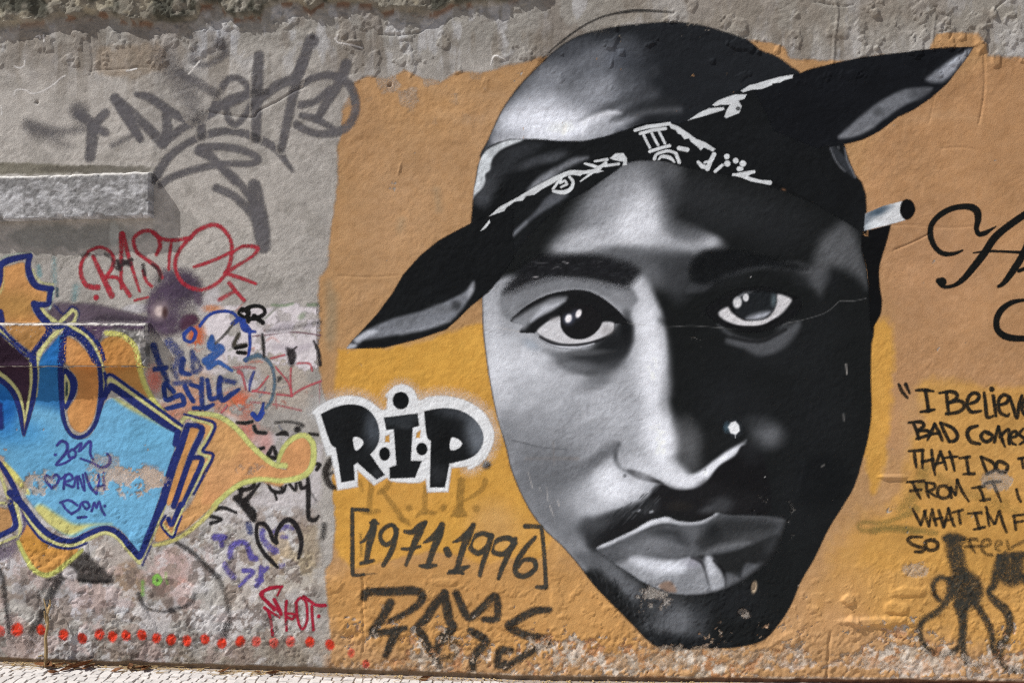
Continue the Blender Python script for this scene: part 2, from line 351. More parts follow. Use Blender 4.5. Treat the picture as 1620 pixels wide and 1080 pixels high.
    # temple light on the far right
    t(q('H', '340,560 380,460 440,400 520,350 580,400 610,480 640,560 660,640 665,750 620,700 560,660 520,630 450,640 400,700 380,790 340,740 300,680 260,640 330,620'), g(96, 1), 13, .8)
    b((1326, 400), 24, 26, g(96, 1), .55); b((1320, 445), 10, 22, g(28), .85); b((1298, 440), 16, 16, g(78), .55)
    # faint light on the shaded cheek
    b((1214, 688), 26, 22, g(100), .9); b((1196, 668), 26, 14, g(60), .5); b((1190, 712), 20, 22, g(40), .6)
    t(q('L', '270,800 300,770 360,760 480,780 560,900 500,1020 420,1080 240,1060'), (17, 19, 21), 12, .5)
    ln(q('L', '240,980 262,880 280,790'), 3, g(38), 4, .5)
    # thin scratches and a hairline crack that shows pale plaster
    for p, w_, o in (('L~535,215 540,275', 2.2, .7), ('L~520,520 522,560', 1.6, .6), ('L~385,840 400,830', 3, .4), ('K~135,870 165,970', 1.4, .8), ('K~205,960 215,990', 1.2, .6), ('K~250,965 258,1050', 1.6, .5), ('K~318,1050 325,1078', 1.4, .7), ('O~270,0 292,60', 1.4, .7)):
        tl, pp = p.split('~'); ln(q(tl, pp), w_, (196, 190, 184), 1.2, o)
    ln(q('s', '763,512 820,524 850,523'), 1.2, (178, 172, 168), 1.2, .5)
    ln(q('s', '902,505 915,503 930,503 945,508 985,509 1000,512 1050,517 1090,515 1110,516 1150,519 1175,520 1210,520 1240,512 1270,506 1305,495 1322,482 1330,476 1350,476 1370,472'), 1.0, (150, 150, 150), 1.1, .5)
    ln(q('K', '40,680 110,695 180,715 250,725 370,735'), 1.8, g(84), 1.2, .7); ln(q('K', '290,690 295,830'), 1.8, (128, 118, 112), 2, .5); ln(q('K', '125,790 440,790'), 3, (142, 124, 112), 4, .4)
    for c in ((1188, 438), (1210, 754)): b(c, 1.2, 1.2, (190, 190, 190), .7, 0, .5)
    b((1193, 928), 4, 9, (170, 150, 125), .9, 8, .4)
    # brighter planes: nose bridge, cheekbone, muzzle
    b((1034, 560), 18, 60, g(208), .6); b((1050, 690), 22, 40, g(214), .6); b((1018, 740), 26, 18, g(206), .6, 20); b((790, 590), 22, 50, g(196), .55); b((845, 575), 30, 20, g(198), .5, 10); b((1000, 360), 34, 24, g(204), .5); b((960, 770), 20, 26, g(208), .55, -35); b((778, 520), 14, 40, g(186), .6)
    b((860, 740), 50, 44, g(104), .5); b((890, 830), 22, 30, g(98), .5)
    for c in ((880, 640), (930, 660), (835, 640), (980, 590)): b(c, 20, 8, g(196), .25, -25)
    L.mottle(.05, 40, 24, 4, (1, 1, 1.02)); L.mottle(.05, 6, 29, 3)
    lift(L, .24)
    # contour line
    L.tline(q('s', FACE.split(' 1383,520')[0]), 2.2, (26, 30, 34), 1.6, .75)
    L.a *= 1 - wear(L.U, L.V) * (1 - .75 * sstep(930, 900, L.V))

def lift(L, k=.30):
    """the whitest passages were gone over once more"""
    m = L.rgb.mean(-1, keepdims=True); L.rgb = np.clip(L.rgb + np.maximum(m - .42, 0) * k, 0, .93)

def paint_head():
    L = Layer('bald_head', (755, 28, 1270, 250), 2.0, 'mural', 1)
    L.poly(q('s', '760,250 771,223 784,194 797,169 820,137 847,109 878,80 909,60 945,48 994,40 1059,35 1106,40 1150,52 1184,65 1204,80 1226,88 1252,106 1264,122 1200,160 1060,215 980,240 900,250 800,250'), g(34, 6), 2.4)
    L.clipmask = (L.a > 0.02).astype(np.float32)
    t = L.tpoly; b = L.tblob; ln = L.tline
    t(q('C', '-140,1000 -60,760 40,600 150,470 300,340 450,270 600,270 760,260 830,330 800,420 820,500 860,560 900,590 800,660 780,790 500,880 0,900'), g(118, 8), 24)
    b((880, 135), 60, 40, g(112, 6), .8); b((940, 105), 50, 30, g(98, 8), .8); b((985, 92), 26, 18, g(92, 18), .5); b((900, 82), 50, 16, g(66, 8), .7, -24)
    b((850, 180), 60, 34, g(190, 8), .85, -12); b((892, 196), 70, 26, g(206, 8), .9, -8); b((820, 195), 40, 26, g(178, 8), .7); b((955, 145), 50, 24, g(146, 8), .75, -12); b((985, 150), 36, 16, g(126, 8), .6, -14)
    b((960, 192), 40, 14, g(170, 6), .8, -12); b((800, 215), 30, 14, g(150, 8), .6)
    for p, w_, c, o in (('C~440,750 540,700 640,655 760,600 850,560', [6, 12, 13, 16, 24], 62, .75), ('C~640,740 740,690 860,650 1000,640', [6, 16, 22, 26], 40, .7), ('C~740,730 850,690 960,680 1060,670', [4, 9, 11, 8], 116, .55), ('C~760,770 900,720 1000,690', [6, 10, 6], 34, .7),
                       ('C~340,545 400,540', 10, 96, .4), ('C~700,480 840,450 900,430', 20, 84, .4)):
        tl, pp = p.split('~'); ln(q(tl, pp), w_, g(c, 4), 7, o)
    b((838, 190), 50, 20, g(206, 8), .6, -6); b((905, 203), 60, 16, g(214, 8), .7, -8); b((1010, 100), 40, 40, g(44, 8), .6); b((1000, 140), 30, 26, g(70, 8), .5); b((870, 120), 30, 20, g(134, 8), .5, -30)
    ln(q('C', '440,760 520,720 620,690 700,690'), [3, 8, 8, 3], g(216), 5, .7); ln(q('C', '-60,860 200,846 360,856 500,850 640,820'), 9, g(208), 8, .5)
    ln(q('s', '760,250 771,223 784,194 797,169 820,137 847,109 878,80 909,60 945,48 994,40 1059,35 1106,40'), 2.4, (30, 34, 38), 1.8, .8)
    for c in ((925, 200), (893, 206)): b(c, 4, 12, g(224), .5, 15)
    b((948, 200), 22, 9, g(130, 4), .5, -10)
    lift(L, .22)
    L.mottle(.07, 34, 33, 4); L.mottle(.08, 6, 37, 3)
    # plaster grit knocked off near the crown
    L.a *= 1 - .7 * sstep(.84, .88, fbm(L.U, L.V, 9, 3, 71) + .10 * sstep(75, 40, L.V) * sstep(1000, 1120, L.U)) - .5 * sstep(62, 36, L.V) * sstep(.4, .62, fbm(L.U, L.V, 22, 4, 72)) * sstep(1000, 940, L.U)
    L2 = Layer('outline_stroke', (800, 8, 1072, 150), 2.0, 'mural', 1)
    L2.line(q('C', '40,590 90,520 150,450 270,320 400,210 520,135 640,90 780,68 880,68 1010,75'), [1.5, 2, 3, 3.4, 3, 3, 3, 5, 4, 2], (48, 47, 46), 1.5, .85)

def paint_bandana():
    L = Layer('bandana', (736, 88, 1412, 520), 2.0, 'mural', 3)
    BK = (22, 24, 26)
    L.poly(q('s', '762,247 772,233 788,225 806,220 826,220 852,220 886,223 924,223 956,216 992,205 1008,198 1030,194 1057,193 1072,197 1089,191 1134,166 1173,141 1204,132 1252,118 1264,117 1278,111 1300,105 1330,170 1337,232 1345,256 1354,277 1364,288 1370,307 1371,327 1370,350 1372,372 1340,352 1290,322 1240,302 1200,290 1150,276 1110,268 1078,263 1056,256 1040,254 1010,254 990,258 972,272 932,300 897,318 862,347 826,385 806,415 790,442 773,462 745,484 700,480 690,400 745,354 748,320 750,298 756,262'), BK, 2.0, 1, False)
    # hair shadow softens into the forehead
    L.clipmask = (L.a > 0.02).astype(np.float32)
    t = L.tpoly; b = L.tblob; ln = L.tline
    # folds, left band
    t(q('bd', '210,400 260,340 330,300 460,250 640,250 560,330 420,420 300,560 180,700 60,760 50,700 130,560'), g(62, 6), 9, .6)
    b((772, 300), 14, 26, g(84, 6), .5, 20); b((762, 318), 14, 12, g(90, 8), .5); b((850, 254), 40, 8, g(72, 6), .8, -20); b((878, 250), 22, 6, g(84, 6), .6, -20)
    ln(q('bd', '520,650 620,570 720,510 820,450 920,400 1020,375'), [4, 12, 13, 10, 10, 4], g(124, 6), 5, .85); ln(q('bd', '580,600 720,505'), 6, g(150, 6), 5, .6)
    t(q('bd', '320,1080 440,960 560,850 660,730 730,680 850,690 800,740 640,840 480,960 350,1085'), g(92, 8), 4, .85)
    ln(q('bd', '340,1075 420,1000 500,930'), 5, g(140, 8), 4, .6)
    # white turned hem, left
    W = (205, 212, 218)
    t(q('bd', '110,370 160,310 250,260 340,225 470,215 450,235 360,270 280,310 220,370 200,420 190,480 150,520 150,580 120,640 60,700 40,730 40,670 70,560 90,440'), W, 2.4, .95)
    t(q('D', '440,900 460,890 560,990 595,1080 570,1075 500,1000'), g(58, 8), 3, .8); ln(q('D', '440,905 480,990 530,1045'), 2.5, g(120, 6), 2, .8); ln(q('D', '530,905 545,980 575,1040 595,1080'), 3, g(130, 10), 2, .8); ln(q('D', '487,892 492,905'), 3, g(110), 2, .7)
    ln(q('H', '60,110 160,150 260,200 360,260 480,350'), 3, (14, 15, 16), 3, .8); b((1240, 300), 4, 2, (120, 84, 60), .8, 20)
    b((1200, 220), 90, 40, g(27, 4), .6)
    L.mottle(.12, 40, 53, 4); L.mottle(.12, 5, 57, 3)
    P = Layer('bandana_pattern', (736, 112, 1262, 376), 1.5, 'mural', 5, parent='bandana')
    PW = (203, 208, 212)
    def s(tl, pts, w_, soft=1.2, sm=False): P.line(q(tl, pts), w_, PW, soft, .97, sm)
    s('C', '790,795 860,775 940,765 1000,755', [5, 6, 6, 5]); s('C', '822,815 900,795 975,785', 5)
    s('C', '842,825 858,860 880,900', 4); s('C', '892,815 910,850 930,885', 4); s('C', '936,805 955,840 972,875', 4)
    s('C', '880,925 940,905 1000,890', 5); s('C', '908,970 925,940 990,922 1040,935', [5, 4.5, 4.5, 4], sm=True); s('C', '935,972 955,955 1000,962 1030,988', [3, 5, 6, 3], sm=True); s('C', '1040,940 1060,990', 5.5); s('C', '1058,905 1108,914', 7)
    P.poly(q('C', '985,748 1050,770 1110,810 1160,848 1220,870 1280,910 1265,925 1210,900 1190,918 1170,895 1130,865 1120,845 1090,850 1070,822 1050,815 1040,795 1010,785'), PW, 1.3, .97, False)
    s('C', '1272,942 1250,985 1232,1030', 7); s('C', '1175,990 1200,1015 1236,1025', [5, 7, 6]); s('C', '1280,1045 1322,1008', 5); s('C', '1236,985 1215,992', 4)
    for c, r in (((1350, 955), 15), ((1354, 998), 16), ((1405, 980), 15), ((1448, 998), 17), ((1425, 1030), 13), ((1440, 1030), 10)): P.over(P.m_blob(q('C', '%f,%f' % c)[0], r * .26 * .95, None, 0, .55), PW)
    s('C', '1388,1068 1450,1060 1515,1048', [3, 6, 5]); s('G', '1390,60 1450,72 1500,92 1560,105 1612,112', [3, 6, 6, 5, 7]); s('C', '1470,1068 1500,1050', 5)
    P.poly(q('C', '1112,736 1180,690 1240,662 1330,655 1335,670 1270,690 1200,712 1150,725'), PW, 1.3, .97, False)
    P.poly(q('C', '1262,640 1300,612 1360,590 1400,578 1470,578 1455,605 1420,615 1440,650 1425,690 1345,722 1335,712 1350,670 1370,640 1310,640 1275,650'), PW, 1.3, .97, False); P.erase(P.m_blob(q('C', '1418,664')[0], 3.4, 3, 0, .5), .8)
    P.poly(q('C', '1435,555 1490,520 1560,508 1625,486 1625,520 1560,545 1500,548 1450,565'), PW, 1.3, .97, False)
    P.poly(q('D', '-10,510 50,492 130,470 212,457 205,478 160,490 130,505 60,515 20,540 -10,548'), PW, 1.3, .97, False)
    # left band pattern
    P.poly(q('bd', '110,1000 185,905 190,930 150,980'), PW, 1.3, .97, False)
    P.poly(q('bd', '185,875 270,795 420,715 560,630 720,545 830,495 880,480 1000,485 1100,470 1160,490 1110,505 980,515 960,530 900,520 850,530 780,560 700,610 640,640 570,690 500,700 470,740 400,750 330,800 310,830 250,850'), PW, 1.3, .97, False)
    s('bd', '800,550 790,590 830,570 850,600 800,625', 3.6); s('bd', '870,540 900,580 880,640 820,670 730,660', [4, 5, 6, 7, 4], sm=True); s('bd', '965,575 1080,490 1180,420', [2, 5, 5]); s('bd', '1000,425 1060,440 1130,465', [3, 5, 5]); s('bd', '1085,405 1190,390', [3, 5]); s('bd', '1130,450 1200,440 1290,428', [3, 4.5, 4])
    P.poly(q('bd', '1215,380 1260,340 1330,335 1360,380 1360,440 1325,440 1330,410 1250,395'), PW, 1.3, .97, False); s('bd', '780,570 730,640', 4)
    P.mottle(.05, 12, 61)

    K = Layer('bandana_tail', (1190, 66, 1548, 240), 2.0, 'mural', 4, label='upper right bandana tail rising to a sharp tip')
    K.poly(q('D', '-40,520 100,492 220,462 300,430 450,390 640,350 900,320 1100,295 1315,286 1280,340 1220,420 1150,512 1050,600 950,668 850,715 740,800 640,850 560,872 480,888 350,900 100,800'), (21, 23, 27), 1.6, 1, False)
    K.clipmask = (K.a > 0.02).astype(np.float32)
    K.tpoly(q('D', '1020,488 1100,420 1180,360 1240,325 1300,300 1260,360 1200,430 1120,502'), g(128, 8), 5, .95); K.tpoly(q('D', '1110,440 1200,360 1290,308 1230,390 1150,470'), g(165, 8), 6, .7)
    K.tpoly(q('D', '490,838 560,770 650,690 760,610 880,550 960,540 1060,540 980,600 880,650 780,720 680,790 580,830'), g(112, 6), 4, .95)
    K.tline(q('D', '540,810 640,730 740,650 860,600'), 8, g(128, 6), 9, .5); K.tblob(q('D', '730,680')[0], 9, 7, g(64), .7); K.tpoly(q('D', '940,545 1050,545 1000,600 940,610'), g(70, 5), 6, .7); K.tline(q('D', '500,835 600,820 700,770'), 5, g(150), 5, .5)
    K.mottle(.1, 40, 63, 4); K.mottle(.1, 5, 67, 3)
    J = Layer('bandana_tail', (544, 342, 812, 556), 2.0, 'mural', 4, label='lower left bandana tail drooping to a pale tip')
    J.poly(q('s', '812,330 745,353 720,366 693,381 664,405 638,434 620,465 597,496 576,519 556,540 548,551 570,551 607,550 659,537 706,521 724,505 745,484 773,461 791,440 812,410'), (21, 23, 25), 1.6, 1, False)
    J.clipmask = (J.a > 0.02).astype(np.float32)
    J.tpoly(q('F', '615,1075 700,1010 780,970 860,940 960,915 1060,885 1180,835 1290,780 1345,715 1345,770 1300,850 1250,915 1200,955 1060,1005 900,1035 760,1060'), g(126, 8), 4, .95)
    J.tpoly(q('J', '565,122 600,80 700,10 760,20 680,60 620,118'), g(196, 8), 4, .85); J.tblob(q('F', '1240,860')[0], 9, 9, g(56), .85); J.tblob(q('F', '1150,880')[0], 20, 8, g(92), .6); J.tblob(q('F', '950,950')[0], 30, 8, g(84), .5, -15); J.tblob(q('F', '1330,770')[0], 5, 12, g(170), .7, 20)
    J.tline(q('F', '1200,950 1060,998 900,1030'), 5, g(160, 8), 5, .6); J.tline(q('s', '556,540 572,548 607,549 659,536 706,520'), 6, (24, 25, 30), 3, .7); J.tline(q('s', '551,550 562,546'), 5, g(190, 8), 3, .8)
    J.mottle(.1, 40, 73, 4); J.mottle(.1, 5, 77, 3)

def paint_features():
    # eyebrows
    B = Layer('eyebrow', (792, 380, 1024, 468), 2.0, 'mural', 3, label='left eyebrow above the lit eye')
    B.poly(q('G', '-20,780 40,690 120,610 200,570 320,552 540,552 650,578 760,608 815,650 800,700 745,752 660,745 530,702 380,692 260,702 130,742 40,780'), (29, 30, 33), 9, .95)
    for p, o in (('G~345,596 365,598 388,606', .8), ('G~160,690 185,686 205,683', .8), ('G~280,640 310,626 340,632', .3), ('G~150,592 200,600 260,600', .25), ('G~560,600 590,592', .3)):
        tl, pp = p.split('~'); B.tline(q(tl, pp), [.6, 2, .6] if pp.count(' ') == 2 else 1, (176, 174, 176), 1.1, o)
    rs = np.random.default_rng(3)
    for k in range(120):
        tt = rs.uniform(0, 1); x = 800 + tt * 205; y0 = 432 - 28 * math.sin(math.pi * (tt * .8 + .1)) + rs.uniform(-14, 14) + 16 * tt
        B.tline(np.array([(x, y0), (x + rs.uniform(7, 14), y0 - rs.uniform(-1, 5))]), [1.6, .8], g(22 if k % 3 else 62), 1.1, rs.uniform(.3, .6))
    B.mottle(.2, 6, 83, 3)
    B = Layer('eyebrow', (1080, 395, 1280, 462), 2.0, 'mural', 3, label='shaded right eyebrow')
    B.poly(q('G', '1120,640 1150,570 1210,530 1290,520 1420,530 1600,570 1760,610 1840,640 1700,630 1560,625 1430,650 1330,690 1240,730 1150,720'), (21, 23, 25), 7, .9)
    B.mottle(.2, 6, 85, 3)
    # eyes
    E = Layer('eye', (806, 454, 1004, 556), 1.5, 'mural', 4, label='wide lit left eye')
    E.poly(q('el', '120,660 200,570 300,490 420,420 540,370 680,340 820,325 960,345 1080,400 1190,480 1280,560 1350,650 1350,690 1240,690 1225,770 1160,830 1060,880 960,925 800,955 640,945 520,905 430,850 380,790 220,780 250,700'), (24, 25, 27), 2, 1)
    E.clipmask = (E.a > .02).astype(np.float32)
    E.tpoly(q('el', '130,670 230,590 330,530 460,460 580,410 720,405 660,470 560,545 440,600 340,670 280,720 240,740'), g(128), 5); E.tpoly(q('el', '330,670 400,570 480,500 600,470 700,440 640,490 540,550 430,610'), g(196, 6), 5, .85); E.tblob(q('el', '230,690')[0], 12, 10, g(140), .6)
    E.tpoly(q('el', '400,770 480,690 560,640 640,610 660,640 660,720 700,790 760,835 840,850 920,840 1000,800 1070,720 1110,670 1200,670 1228,700 1215,760 1150,810 1040,860 940,890 800,905 660,898 560,870 470,830'), (198, 199, 204), 2.6)
    E.tblob(q('el', '1160,760')[0], 12, 10, (150, 148, 150), .5); E.tline(q('el', '560,640 640,620'), 5, (120, 118, 120), 5, .5)
    E.tline(q('el', '390,790 450,855 560,912 700,940 860,942 1010,905'), [3, 4, 5, 6, 6, 4], g(196), 2.5, .95); E.tline(q('el', '430,830 540,890 660,915 800,915 940,895 1080,860'), [3, 3, 2.4, 2.4, 2.4, 3], (40, 40, 44), 1.4, .9)
    E.mottle(.06, 6, 87, 3)
    I = Layer('iris', (882, 476, 956, 542), 1.25, 'mural', 5, parent='eye')
    I.poly(q('el', '655,560 700,520 800,490 960,500 1060,560 1090,640 1070,730 1000,800 920,840 840,850 760,830 700,780 660,700'), (25, 25, 27), 2)
    I.tblob(q('el', '740,640')[0], 9, 9, (88, 96, 118), .7); I.tblob(q('el', '820,590')[0], 8, 8, (88, 92, 112), .5)
    I.tblob(q('el', '738,632')[0], 4.6, 6.2, (240, 238, 242), 1, 20, .4); I.tblob(q('el', '846,580')[0], 3.9, 6.2, (240, 238, 242), 1, 24, .4)
    E = Layer('eye', (1118, 450, 1270, 530), 1.5, 'mural', 4, label='right eye in the shaded half of the face')
    E.poly(q('er', '250,560 330,460 450,380 600,320 780,300 950,310 1100,360 1230,420 1270,500 1180,620 1060,700 900,760 700,780 520,740 380,680'), (22, 23, 25), 3, .95)
    E.clipmask = (E.a > .02).astype(np.float32)
    E.tpoly(q('er', '385,590 400,550 480,510 520,560 570,600 660,650 740,650 860,640 940,590 990,500 1000,430 1010,375 1080,385 1165,430 1130,500 1060,580 960,650 860,700 760,718 620,712 500,675 420,630'), (204, 204, 208), 3)
    E.tline(q('er', '480,690 560,712 680,722 800,720 900,695 1000,640'), 3, (14, 14, 16), 2, .8)
    E.mottle(.07, 6, 89, 3)
    I = Layer('iris', (1156, 458, 1232, 508), 1.25, 'mural', 5, parent='eye#1')
    I.poly(q('er', '530,470 560,410 640,365 720,345 860,345 990,370 1005,440 985,510 940,580 860,635 740,650 650,635 570,590'), (30, 33, 36), 4)
    I.tpoly(q('er', '680,640 740,600 840,570 940,560 900,610 800,650'), g(178, 10), 6, .95); I.tblob(q('er', '690,350')[0], 12, 4, g(120), .6, -18); I.tblob(q('er', '980,440')[0], 6, 14, (100, 116, 124), .6)
    I.tblob(q('er', '585,460')[0], 6.2, 8, (206, 208, 212), 1, 10, .5); I.tblob(q('er', '676,408')[0], 4.2, 5.6, (206, 208, 212), 1, 0, .5); I.tline(q('er', '570,420 640,380'), 4, g(150), 3, .7)
    # lips
    M = Layer('lips', (930, 806, 1250, 950), 2.0, 'mural', 3)
    M.poly(q('mo', '20,520 140,460 300,385 420,315 500,292 570,280 640,310 740,322 830,312 920,272 960,244 1040,262 1160,266 1300,268 1440,280 1495,320 1460,430 1420,540 1330,650 1210,740 1080,820 940,868 800,892 660,890 540,862 400,800 280,720 170,650 90,590'), g(78), 2.2)
    M.clipmask = (M.a > .02).astype(np.float32)
    t = M.tpoly; b = M.tblob; ln = M.tline
    t(q('mo', '60,540 200,470 400,370 560,345 700,365 820,360 800,480 780,580 600,610 400,600 260,600 140,590'), g(88), 8)
    ln(q('mo', '20,518 120,470 260,400 400,330 500,300 580,300 700,325 820,315 900,280 960,245'), [5, 7, 9, 12, 13, 12, 9, 9, 9, 5], g(172), 4, .95); ln(q('mo', '1000,262 1150,270 1300,275 1420,282 1490,318'), [3, 4, 5, 6, 5], g(96), 4, .8)
    ln(q('mo', '180,470 320,410 440,365 560,340 640,350'), 2.4, g(48), 3, .6)
    b(q('mo', '600,430')[0], 30, 11, g(38), .9, 8); b(q('mo', '720,470')[0], 10, 10, g(50), .8); b(q('mo', '450,495')[0], 40, 14, g(124), .8, -12); b(q('mo', '600,540')[0], 36, 10, g(110), .7); b(q('mo', '760,430')[0], 16, 16, g(104), .6); b(q('mo', '320,540')[0], 30, 9, g(104), .5)
    t(q('mo', '800,470 880,360 980,300 1150,290 1330,310 1420,350 1360,420 1240,450 1100,480 960,520 850,540'), g(44, 1), 10, .9); b(q('mo', '1200,440')[0], 40, 9, g(70, 0), .7, -12); b(q('mo', '930,400')[0], 12, 14, g(30), .6)
    ln(q('mo', '800,590 900,545 1000,515 1100,500 1200,480'), [4, 8, 10, 8, 6], g(104, 1), 6, .85)
    t(q('mo', '750,600 830,580 900,575 1000,560 1130,530 1260,480 1400,420 1440,460 1380,580 1280,650 1180,640 1120,740 1060,720 1000,700 960,640 900,590 850,610'), g(34, 0), 4)
    t(q('mo', '270,600 330,585 480,605 640,618 760,600 840,640 880,700 900,800 880,870 780,892 640,888 520,855 380,790 260,710 160,650'), g(132), 6); t(q('mo', '280,620 340,595 480,615 640,625 740,620 700,700 560,730 420,700'), g(184, 6), 9, .8); b(q('mo', '480,740')[0], 40, 16, g(160), .5, 14); b(q('mo', '760,640')[0], 16, 8, (140, 140, 152), .8); b(q('mo', '620,800')[0], 30, 14, g(120), .6)
    ln(q('mo', '760,598 820,622 850,660 870,720 890,800'), [2, 4, 4, 3, 2], (26, 26, 28), 3, .85)
    t(q('mo', '860,600 900,585 940,640 990,720 1020,800 1000,850 920,860 890,780 870,690'), g(150), 5); t(q('mo', '868,600 893,592 920,650 940,710 900,740 882,690'), g(186, 6), 6, .7)
    ln(q('mo', '930,620 990,680 1020,750 1022,820'), [3, 5, 4, 2], (20, 20, 22), 2.5, .9); t(q('mo', '1030,740 1120,740 1200,690 1300,650 1250,720 1120,800 1030,840'), g(106), 10, .9); ln(q('mo', '1135,690 1130,740'), 5, g(30), 4, .7); b(q('mo', '1400,500')[0], 16, 24, g(60), .6, 20)
    ln(q('mo', '160,665 280,755 400,825 540,880 680,900 860,895 1000,860 1120,800'), [3, 5, 3, 3, 4, 4, 3, 2], (28, 27, 28), 3, .8); t(q('mo', '500,820 540,785 600,785 640,860 560,860'), (138, 108, 88), 3, .7)
    ln(q('mo', '1500,330 1450,450 1400,560 1300,670 1180,765 1040,838 900,885 760,905 620,900 500,865 360,800'), [10, 9, 9, 9, 8, 7, 5, 4, 4, 3, 3], (25, 26, 27), 6, .9); ln(q('mo', '960,236 1060,250 1200,258 1340,266 1480,290'), 5, (25, 26, 27), 4, .7)
    t(q('mo', '280,620 340,600 480,620 640,630 730,625 690,690 560,715 420,690'), g(206, 6), 8, .6); ln(q('mo', '60,510 200,450 330,385 420,335 500,300 570,300'), [3, 5, 7, 8, 8, 6], g(206), 4, .7)
    lift(M, .25)
    M.mottle(.07, 6, 91, 3); M.mottle(.06, 30, 92, 3)
    N = Layer('nose_stud', (1144, 654, 1180, 700), 1.25, 'mural', 4)
    N.poly(q('K', '1345,600 1370,560 1410,552 1440,590 1438,640 1405,660 1370,650'), (42, 46, 50), 4, .85); N.blob(q('K', '1352,600')[0], 6, 8, (70, 92, 106), .7); N.poly(q('K', '1356,598 1374,570 1402,562 1424,588 1428,622 1404,646 1372,636'), (224, 228, 232), 1.8, 1, False); N.line(q('K', '1400,640 1401,664'), 1.4, (206, 210, 214), 1, .6)
    C = Layer('cigarette', (1362, 308, 1452, 368), 1.25, 'mural', 4)
    C.poly(q('H', '645,405 652,300 760,255 890,222 920,250 895,340 790,370'), (202, 206, 210), 1.6, 1, False)
    C.clipmask = (C.a > .02).astype(np.float32)
    C.tpoly(q('H', '640,400 640,300 760,252 820,250 760,300 690,340 665,410'), (84, 96, 108), 8, .75); C.tblob(q('H', '730,285')[0], 14, 6, (56, 74, 90), .7, -22); C.tblob(q('H', '700,370')[0], 16, 6, (210, 218, 224), .7, -18); C.tline(q('H', '800,245 860,230'), 3, (226, 232, 236), 3, .6)
    C.mottle(.07, 6, 95, 3); C.clipmask = None
    A = Layer('cigarette_tip', (1420, 312, 1452, 350), 1.25, 'mural', 5, parent='cigarette')
    A.over(A.m_poly(q('H', '862,275 875,230 905,213 940,230 955,275 940,315 905,338 875,320'), 1.6), (14, 15, 17))
    R = Layer('hair', (1362, 348, 1412, 530), 2.0, 'mural', 3)
    R.poly(q('H', '640,400 700,395 800,368 800,400 780,480 755,560 738,630 738,710 748,790 755,840 745,915 715,970 690,1010 680,900 672,760 660,640 630,520'), (15, 16, 18), 1.6); R.mottle(.1, 20, 97)
# ---------------------------------------------------------------- lettering and tags
def strokes(L, items, col, op=1.0, soft=1.4, fat=1.0):
    """items: 'tile~points' with a width (one or several) and optional softness / strength / colour"""
    for it in items:
        tl, pts = it[0].split('~')
        L.line(q(tl, pts), np.asarray(it[1], float) * fat, it[4] if len(it) > 4 else col, it[2] if len(it) > 2 and it[2] is not None else soft,
               (it[3] if len(it) > 3 and it[3] is not None else 1) * op)
def worn(L, k=1.0): L.a *= 1 - k * wear(L.U, L.V)
def grainy(L, lo=.45, hi=.62, scale=4, k=.6, seed=120):
    """thin spray that only caught the high grains of the render"""
    n = fbm(L.U, L.V, scale, 2, seed); L.a *= 1 - k * (1 - sstep(lo - .2, hi, n)) * (1 - .6 * L.a)

